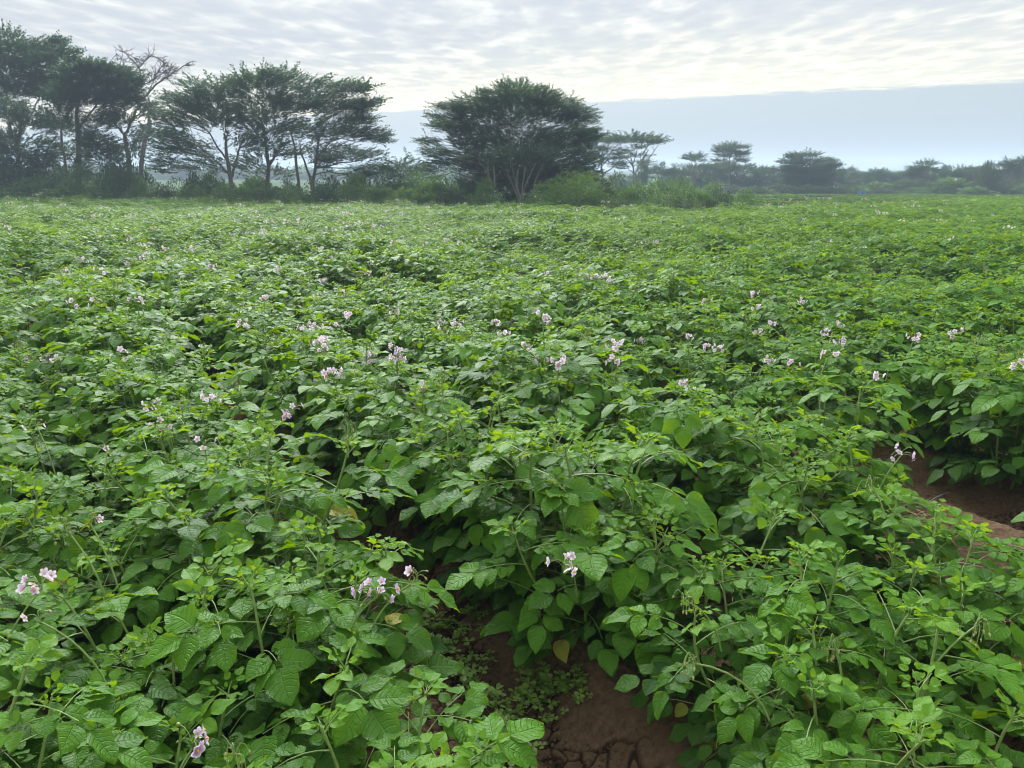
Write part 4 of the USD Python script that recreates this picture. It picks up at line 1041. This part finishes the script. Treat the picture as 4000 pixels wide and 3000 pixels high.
plant_at(B['dark_bush'], 1800, 700, 70, 42, 'dark bush in the shade left of the pale twin stems', 'bush')
plant_at(B['dark_bush'], 2370, 718, 80, 40, 'dark bush behind the right shoulder of the large rounded bush', 'bush')
for px, top, half, d, k in ((2440, 735, 90, 38, 'leafy_bush'), (2520, 725, 90, 38, 'leafy_bush'), (2600, 715, 90, 40, 'leafy_bush'), (2690, 735, 90, 37, 'leafy_bush'), (2560, 765, 80, 34, 'leafy_bush'), (2470, 785, 70, 34, 'leafy_bush'), (2660, 705, 80, 45, 'leafy_bush'), (2740, 755, 60, 36, 'loose_bush'), (2640, 772, 90, 33.5, 'dark_bush'), (2420, 720, 60, 45, 'dark_bush'), (2760, 715, 80, 55, 'leafy_bush')):
    plant_at(B[k], px, top, half, d, 'green bush in the scrub between the round bush and the far field', 'bush', g3)
plant_at(B['dark_bush'], 2835, 750, 60, 35, 'compact dark bush on the field edge, left half of a pair', 'bush')
plant_at(B['leafy_bush'], 2910, 750, 52, 35.5, 'compact bush on the field edge, right half of a pair', 'bush')
for px, top, half, d in ((2960, 735, 70, 92), (3060, 725, 80, 94), (3160, 730, 70, 93), (3240, 735, 60, 92), (3330, 728, 70, 92), (3430, 720, 90, 95), (3520, 715, 90, 94), (3610, 712, 80, 93), (3700, 705, 90, 92), (3790, 712, 80, 92), (3880, 715, 80, 90), (3960, 715, 80, 88), (4050, 715, 80, 86), (2860, 725, 80, 96), (3470, 735, 60, 90), (3570, 738, 60, 90), (3820, 735, 70, 86)):
    plant_at(B[('leafy_bush', 'dark_bush', 'loose_bush', 'dense_shrub')[int(br.integers(4))]], px, top, half, d, 'hazy green bush at the foot of the far tree line', 'bush', g4)
plant_at(B['dense_shrub'], 3868, 650, 48, 88, 'dark egg-shaped tree standing in the right-hand scrub', 'tree', name='dense_tree')
plant_at(B['dense_tree_c'], 2520, 632, 60, 100, 'dark round tree seen behind the flat-topped umbrella acacia', 'tree')
gg = 'trees of the far tree line'
for px, top, half, d in ((2660, 668, 70, 104), (2740, 650, 90, 108), (2800, 640, 80, 104), (2880, 645, 90, 104), (2960, 650, 80, 106), (3020, 665, 70, 108), (3090, 680, 70, 110), (3260, 668, 80, 110), (3200, 665, 90, 112), (3380, 680, 70, 115), (3440, 668, 70, 112), (3500, 678, 70, 110), (3560, 682, 70, 108), (3650, 672, 80, 106), (3720, 664, 80, 104), (3780, 655, 70, 102), (3830, 662, 70, 104), (3920, 668, 80, 102), (3990, 672, 90, 100), (4080, 660, 90, 100), (2440, 690, 60, 120), (2350, 700, 60, 125), (3320, 690, 60, 116), (2600, 690, 60, 112)):
    plant_at(B[('dense_tree', 'dense_tree_b', 'dense_tree_c')[int(br.integers(3))]], px, top - 6, half * 1.45, d, 'hazy dark tree merged into the far tree line right of middle', 'tree', gg)

MARKS = [(-90, 'the left edge'), (75, 'the edge-cut acacia'), (305, 'the vine-wrapped trunk'), (548, 'the leafless snag'), (905, 'the left joined crown'), (1045, 'the middle joined crown'), (1222, 'the right joined crown'), (1580, 'the low thorn tree'), (1925, 'the pale twin stems'),
         (2235, 'the rounded bush'), (2476, 'the umbrella acacia'), (2713, 'the thin-stemmed tree'), (2850, 'the far umbrella tree'), (3150, 'the layered far tree'), (3320, 'the tiny skyline tree'), (3608, 'the lone umbrella tree'), (3868, 'the egg-shaped tree'), (4200, 'the right edge')]
spans = {}
for px, group, label, t in sorted(pend, key=lambda q: q[0]):
    j = max(i for i, mk in enumerate(MARKS[:-1]) if mk[0] <= px)
    what = ' '.join(label.split(' ')[:3]).replace(' in', '')
    spans.setdefault((j, group), []).append((t, 'far tree' if 'tree merged' in label else 'green bush' if 'hazy' in label else 'far skyline bush' if 'skyline' in label else 'scrubby bush' if 'scrubby' in label else 'dark green bush' if 'dark' in label else 'green bush'))
for (j, group), ts in spans.items():
    a, b = MARKS[j][1], MARKS[j + 1][1]
    for i, (t, what) in enumerate(ts):
        t.SetCustomDataByKey('label', f"{what}, {'' if len(ts) == 1 else ONES[i] + ' from left '}between {a} and {b}")

# tall grass and weeds between crop and hedge
def grass():
    r = np.random.default_rng(18)
    n = 9000
    az = r.uniform(-0.75, 0.30, n)
    y = np.interp(az, EDGE_AZ, EDGE_Y) + np.abs(r.normal(0.6, 1.2, n)) - 0.3
    clump = value_noise(az * 60, y * 0.7, 8)
    keep = clump > np.where(az > -0.02, 0.72, 0.38)
    az, y, clump = az[keep], y[keep], clump[keep]
    n = len(y); x = az * y
    h = r.uniform(0.35, 0.95, n) * (0.5 + clump)
    lean = r.normal(0, 0.16, (n, 2))
    B0 = np.column_stack([x, y, base_z(x, y) - 0.03])
    a = r.uniform(0, 3.14, n); w = r.uniform(0.012, 0.03, n)
    s = np.column_stack([np.cos(a), np.sin(a), 0 * a]) * w[:, None]
    Tp = B0 + np.column_stack([lean * h[:, None], h]); Md = B0 + np.column_stack([lean * h[:, None] * 0.3, h * 0.55])
    V = np.stack([B0 - s, B0 + s, Md + s * .8, Md - s * .8, Tp], 1).reshape(-1, 3)
    k = np.arange(n)[:, None] * 5
    F = np.vstack([k + [0, 1, 2], k + [0, 2, 3], k + [3, 2, 4]])
    tag(obj('tall_grass', V, F, 'grass_blade', tone=np.repeat(r.random(n), 5), smooth=False), 'tall thin grass and weeds along the hedge foot', 'grass', kind='stuff')
grass()

# the younger crop on the field beyond, in thin rows over bare soil
def young_crop():
    r = np.random.default_rng(19)
    path = '/World/young_crop'
    UsdGeom.PointInstancer.Define(stage, path)
    ps = []
    for k in range(3):
        V, F, W = foliage_ball(90 + k, 150, 0.5, lumps=6, up=0.5)
        obj(f'young_plant_{k + 1:03d}', V, F, 'crop_leaf', path, tone=W, smooth=False)
        ps.append(f'{path}/young_plant_{k + 1:03d}')
    pos = []
    for k in range(-10, 120):
        t = np.arange(-20, 150, 0.42)
        off = 18 + k * 0.95
        x = ROW_N[0] * off + ROW_D[0] * t + r.normal(0, .06, len(t)); y = ROW_N[1] * off + ROW_D[1] * t + r.normal(0, .06, len(t))
        az = x / np.maximum(y, 1)
        ok = (az > 0.24) & (az < 0.78) & (y > edge_y(x, y) + 1.2) & (y < 90 - 4 * np.clip(az - .5, 0, 1)) & (value_noise(x / 9, y / 9, 6) > 0.2)
        ok &= (y > 66) | (az > 0.52) | (value_noise(x / 3, y / 3, 16) > 0.66)
        pos.append(np.stack([x[ok], y[ok]], 1))
    pos = np.vstack(pos)
    s = r.uniform(0.16, 0.28, len(pos))
    pr = scatter(path, ps, r.integers(0, 3, len(pos)), np.column_stack([pos, base_z(pos[:, 0], pos[:, 1]) + 0.0]), r.uniform(0, 6.28, len(pos)), s)
    tag(pr, 'low young crop in thin rows on the brown field beyond', 'crop', kind='stuff')
young_crop()

# two blue drums on the far field
def drum(px, label, d=86):
    P = at(px, 755, d); gz = float(base_z(P[0], d))
    t = thing('water_drum', label, 'drum', (P[0], d, gz), 0, 0.68)
    prof = [(0.0, 0.0), (.27, 0.0), (.29, .02), (.30, .30), (.315, .32), (.315, .34), (.30, .36), (.30, .60), (.315, .62), (.315, .64), (.30, .66), (.29, .88), (.27, .92), (.25, .925), (.25, .905), (0.0, .905)]
    m = trimesh.creation.revolve(np.array(prof), sections=24)
    obj('body', np.array(m.vertices), np.array(m.faces), 'blue_plastic', t, smooth=40)
    for sx_ in (-.14, .14):
        m = trimesh.creation.cylinder(.035, .03, sections=10); m.apply_translation([sx_, 0, .92]); obj('bung', np.array(m.vertices), np.array(m.faces), 'blue_plastic', t, smooth=40)
drum(3361, 'blue plastic drum at the far field edge, left one of two')
drum(3376, 'blue plastic drum at the far field edge, right one of two')

# ------------------------------------------------------------------ the floor of the open furrow: weeds, straw, a stick
def ground_hit(px, py):
    r = ray(px, py); s = -EYE / r[2]
    for _ in range(8):
        P = np.array([0, 0, EYE]) + r * s
        s = (float(ground_z(P[0], P[1])) - EYE) / r[2]
    return np.array([0, 0, EYE]) + r * s
def sorrel_kind(name, seed, n):
    p = kind(name); r = np.random.default_rng(seed)
    parts = []
    for k in range(n):
        a = r.uniform(0, 6.28); R_ = 0.055 * math.sqrt(r.random())
        tip = np.array([R_ * math.cos(a), R_ * math.sin(a), r.uniform(0.02, 0.06)])
        V, F = tube(smooth_path([[tip[0] * .3, tip[1] * .3, 0], tip * [.8, .8, .6], tip], 4), 0.0008, 3)
        obj('stalk', V, F, 'stem', p)
        rot = r.uniform(0, 6.28); L = r.uniform(0.012, 0.019)
        n_ = unit(np.array([r.normal(0, .25), r.normal(0, .25) - .1, 1]))
        vs, fs, m = [], [], 0
        for q in range(3):     # heart-shaped leaflets
            d = np.array([math.cos(rot + q * 2.094), math.sin(rot + q * 2.094), -0.12]); d = unit(d - n_ * (d @ n_) * .8); s = np.cross(n_, d)
            pts = np.array([[0, 0], [.5, .42], [.95, .48], [1.08, .22], [.9, 0], [1.08, -.22], [.95, -.48], [.5, -.42]])
            v = tip + (pts[:, :1] * d + pts[:, 1:] * s + (np.abs(pts[:, 1:]) * .35) * n_) * L
            vs.append(v); fs.append(np.array([[0, 1, 4], [1, 2, 3], [1, 3, 4], [0, 4, 7], [4, 5, 6], [4, 6, 7]]) + m); m += 8
        obj('leaf', np.vstack(vs), np.vstack(fs), 'weed_leaf', p, tone=np.full(m, r.random()), smooth=False)
    return p
SORREL = [sorrel_kind(n_, 70 + k, c) for k, (n_, c) in enumerate((('sorrel_a', 12), ('sorrel_b', 16), ('sorrel_c', 9)))]
wr = np.random.default_rng(33)
WEEDS = [(1850, 2420), (1900, 2480), (1870, 2350), (1750, 2540), (1700, 2590), (1800, 2640), (1830, 2680), (1850, 2590), (1680, 2560), (1720, 2650), (1860, 2730), (2060, 2740), (2040, 2780), (1950, 2810), (1990, 2850), (2090, 2700), (2110, 2650), (2140, 2740), (2180, 2700), (1840, 2950), (2010, 2900), (1960, 2960), (1850, 2780), (2060, 2960), (2230, 2680), (2260, 2720), (1650, 2480), (1790, 2490), (1720, 2460), (2010, 2990), (1880, 2990), (2130, 2820)]
for px, py in WEEDS:
    P = ground_hit(px + wr.normal(0, 8), py + wr.normal(0, 8))
    t = thing('wood_sorrel', 'small yellow-green three-leaved weed on the cracked soil of the bare furrow', 'weed', P - [0, 0, .004], wr.uniform(0, 6.28), wr.uniform(0.7, 1.5), 'three-leaved weeds in the bare furrow')
    t.GetReferences().AddInternalReference(SORREL[int(wr.integers(3))]); t.SetInstanceable(True)
P0, P1 = ground_hit(1872, 2992), ground_hit(1968, 2950)
t = obj('dry_stick', *tube(smooth_path([P0 + [0, 0, .008], (P0 + P1) / 2 + [0.004, 0, .016], P1 + [0, 0, .012]], 9) + np.random.default_rng(2).normal(0, .0012, (9, 3)), np.linspace(.005, .003, 9), 6), 'dry_stick')
tag(t, 'pale dry stick lying on the cracked soil at the bottom edge', 'stick')
P0, P1 = ground_hit(3600, 1995), ground_hit(3700, 1965)
t = obj('dry_stick', *tube(smooth_path([P0 + [0, 0, .02], (P0 + P1) / 2 + [0, 0, .05], P1 + [0, 0, .06]], 7), .004, 5), 'dead_wood')
tag(t, 'thin dark stick on the bare soil by the dark hollow at right', 'stick')
def straw():
    r = np.random.default_rng(44); parts = []
    for px, py, sx_, sy_, n in ((3960, 2420, 70, 70, 110), (3860, 2200, 90, 30, 60), (3560, 2020, 70, 25, 40), (3900, 2500, 60, 40, 40), (3985, 2300, 40, 40, 40)):
        for k in range(n):
            P = ground_hit(px + r.normal(0, sx_), py + r.normal(0, sy_))
            a = r.uniform(0, 6.28); L = r.uniform(.02, .09)
            e = np.array([math.cos(a), math.sin(a), r.normal(0, .12)]) * L
            parts.append((*tube([P + [0, 0, .006], P + e * .5 + [0, 0, .011], P + e + [0, 0, .007]], r.uniform(.0008, .0018), 3), None, .5))
    V, F, _, _ = join(parts)
    tag(obj('straw', V, F, 'straw'), 'dry straw scattered over the bare soil at right', 'straw', kind='stuff')
straw()

def crumbs():
    r = np.random.default_rng(46); parts = []
    ico = trimesh.creation.icosahedron()
    v0, f0 = np.array(ico.vertices), np.array(ico.faces)
    for px, py, ax, ay, n, lo, hi in ((2250, 2900, 260, 110, 260, .002, .007), (1850, 2650, 200, 200, 300, .002, .009), (1650, 2300, 150, 120, 160, .003, .010), (3700, 2000, 220, 90, 220, .003, .012), (3900, 2400, 110, 130, 150, .003, .010)):
        for k in range(n):
            P = ground_hit(px + r.normal(0, ax * .6), py + r.normal(0, ay * .6))
            v = v0 * r.uniform(.6, 1.25, (12, 1)) * [1, 1, .7] * r.uniform(lo, hi) * r.uniform(.5, 1) + P + [0, 0, .001]
            parts.append((v, f0, None, r.uniform(.55, 1)))
    V, F, _, W = join(parts)
    tag(obj('soil_crumbs', V, F, 'cracked_soil', tone=W, smooth=False), 'small crumbs and clods of dry earth on the bare soil', 'soil', kind='stuff')
crumbs()

# ------------------------------------------------------------------ the hazy air, also standing in for lens glare over the trees
mat('haze', {'v': ('principled_volume', {'color': (0.46, 0.56, 0.66), 'density': HAZE, 'anisotropy': 0.1})}, [], volume='v.volume')
m = trimesh.creation.box(bounds=[[-1260, -1260, -3.6], [1260, 1260, 14.5]])
tag(obj('haze', np.array(m.vertices), np.array(m.faces), 'haze', smooth=False), kind='stuff')
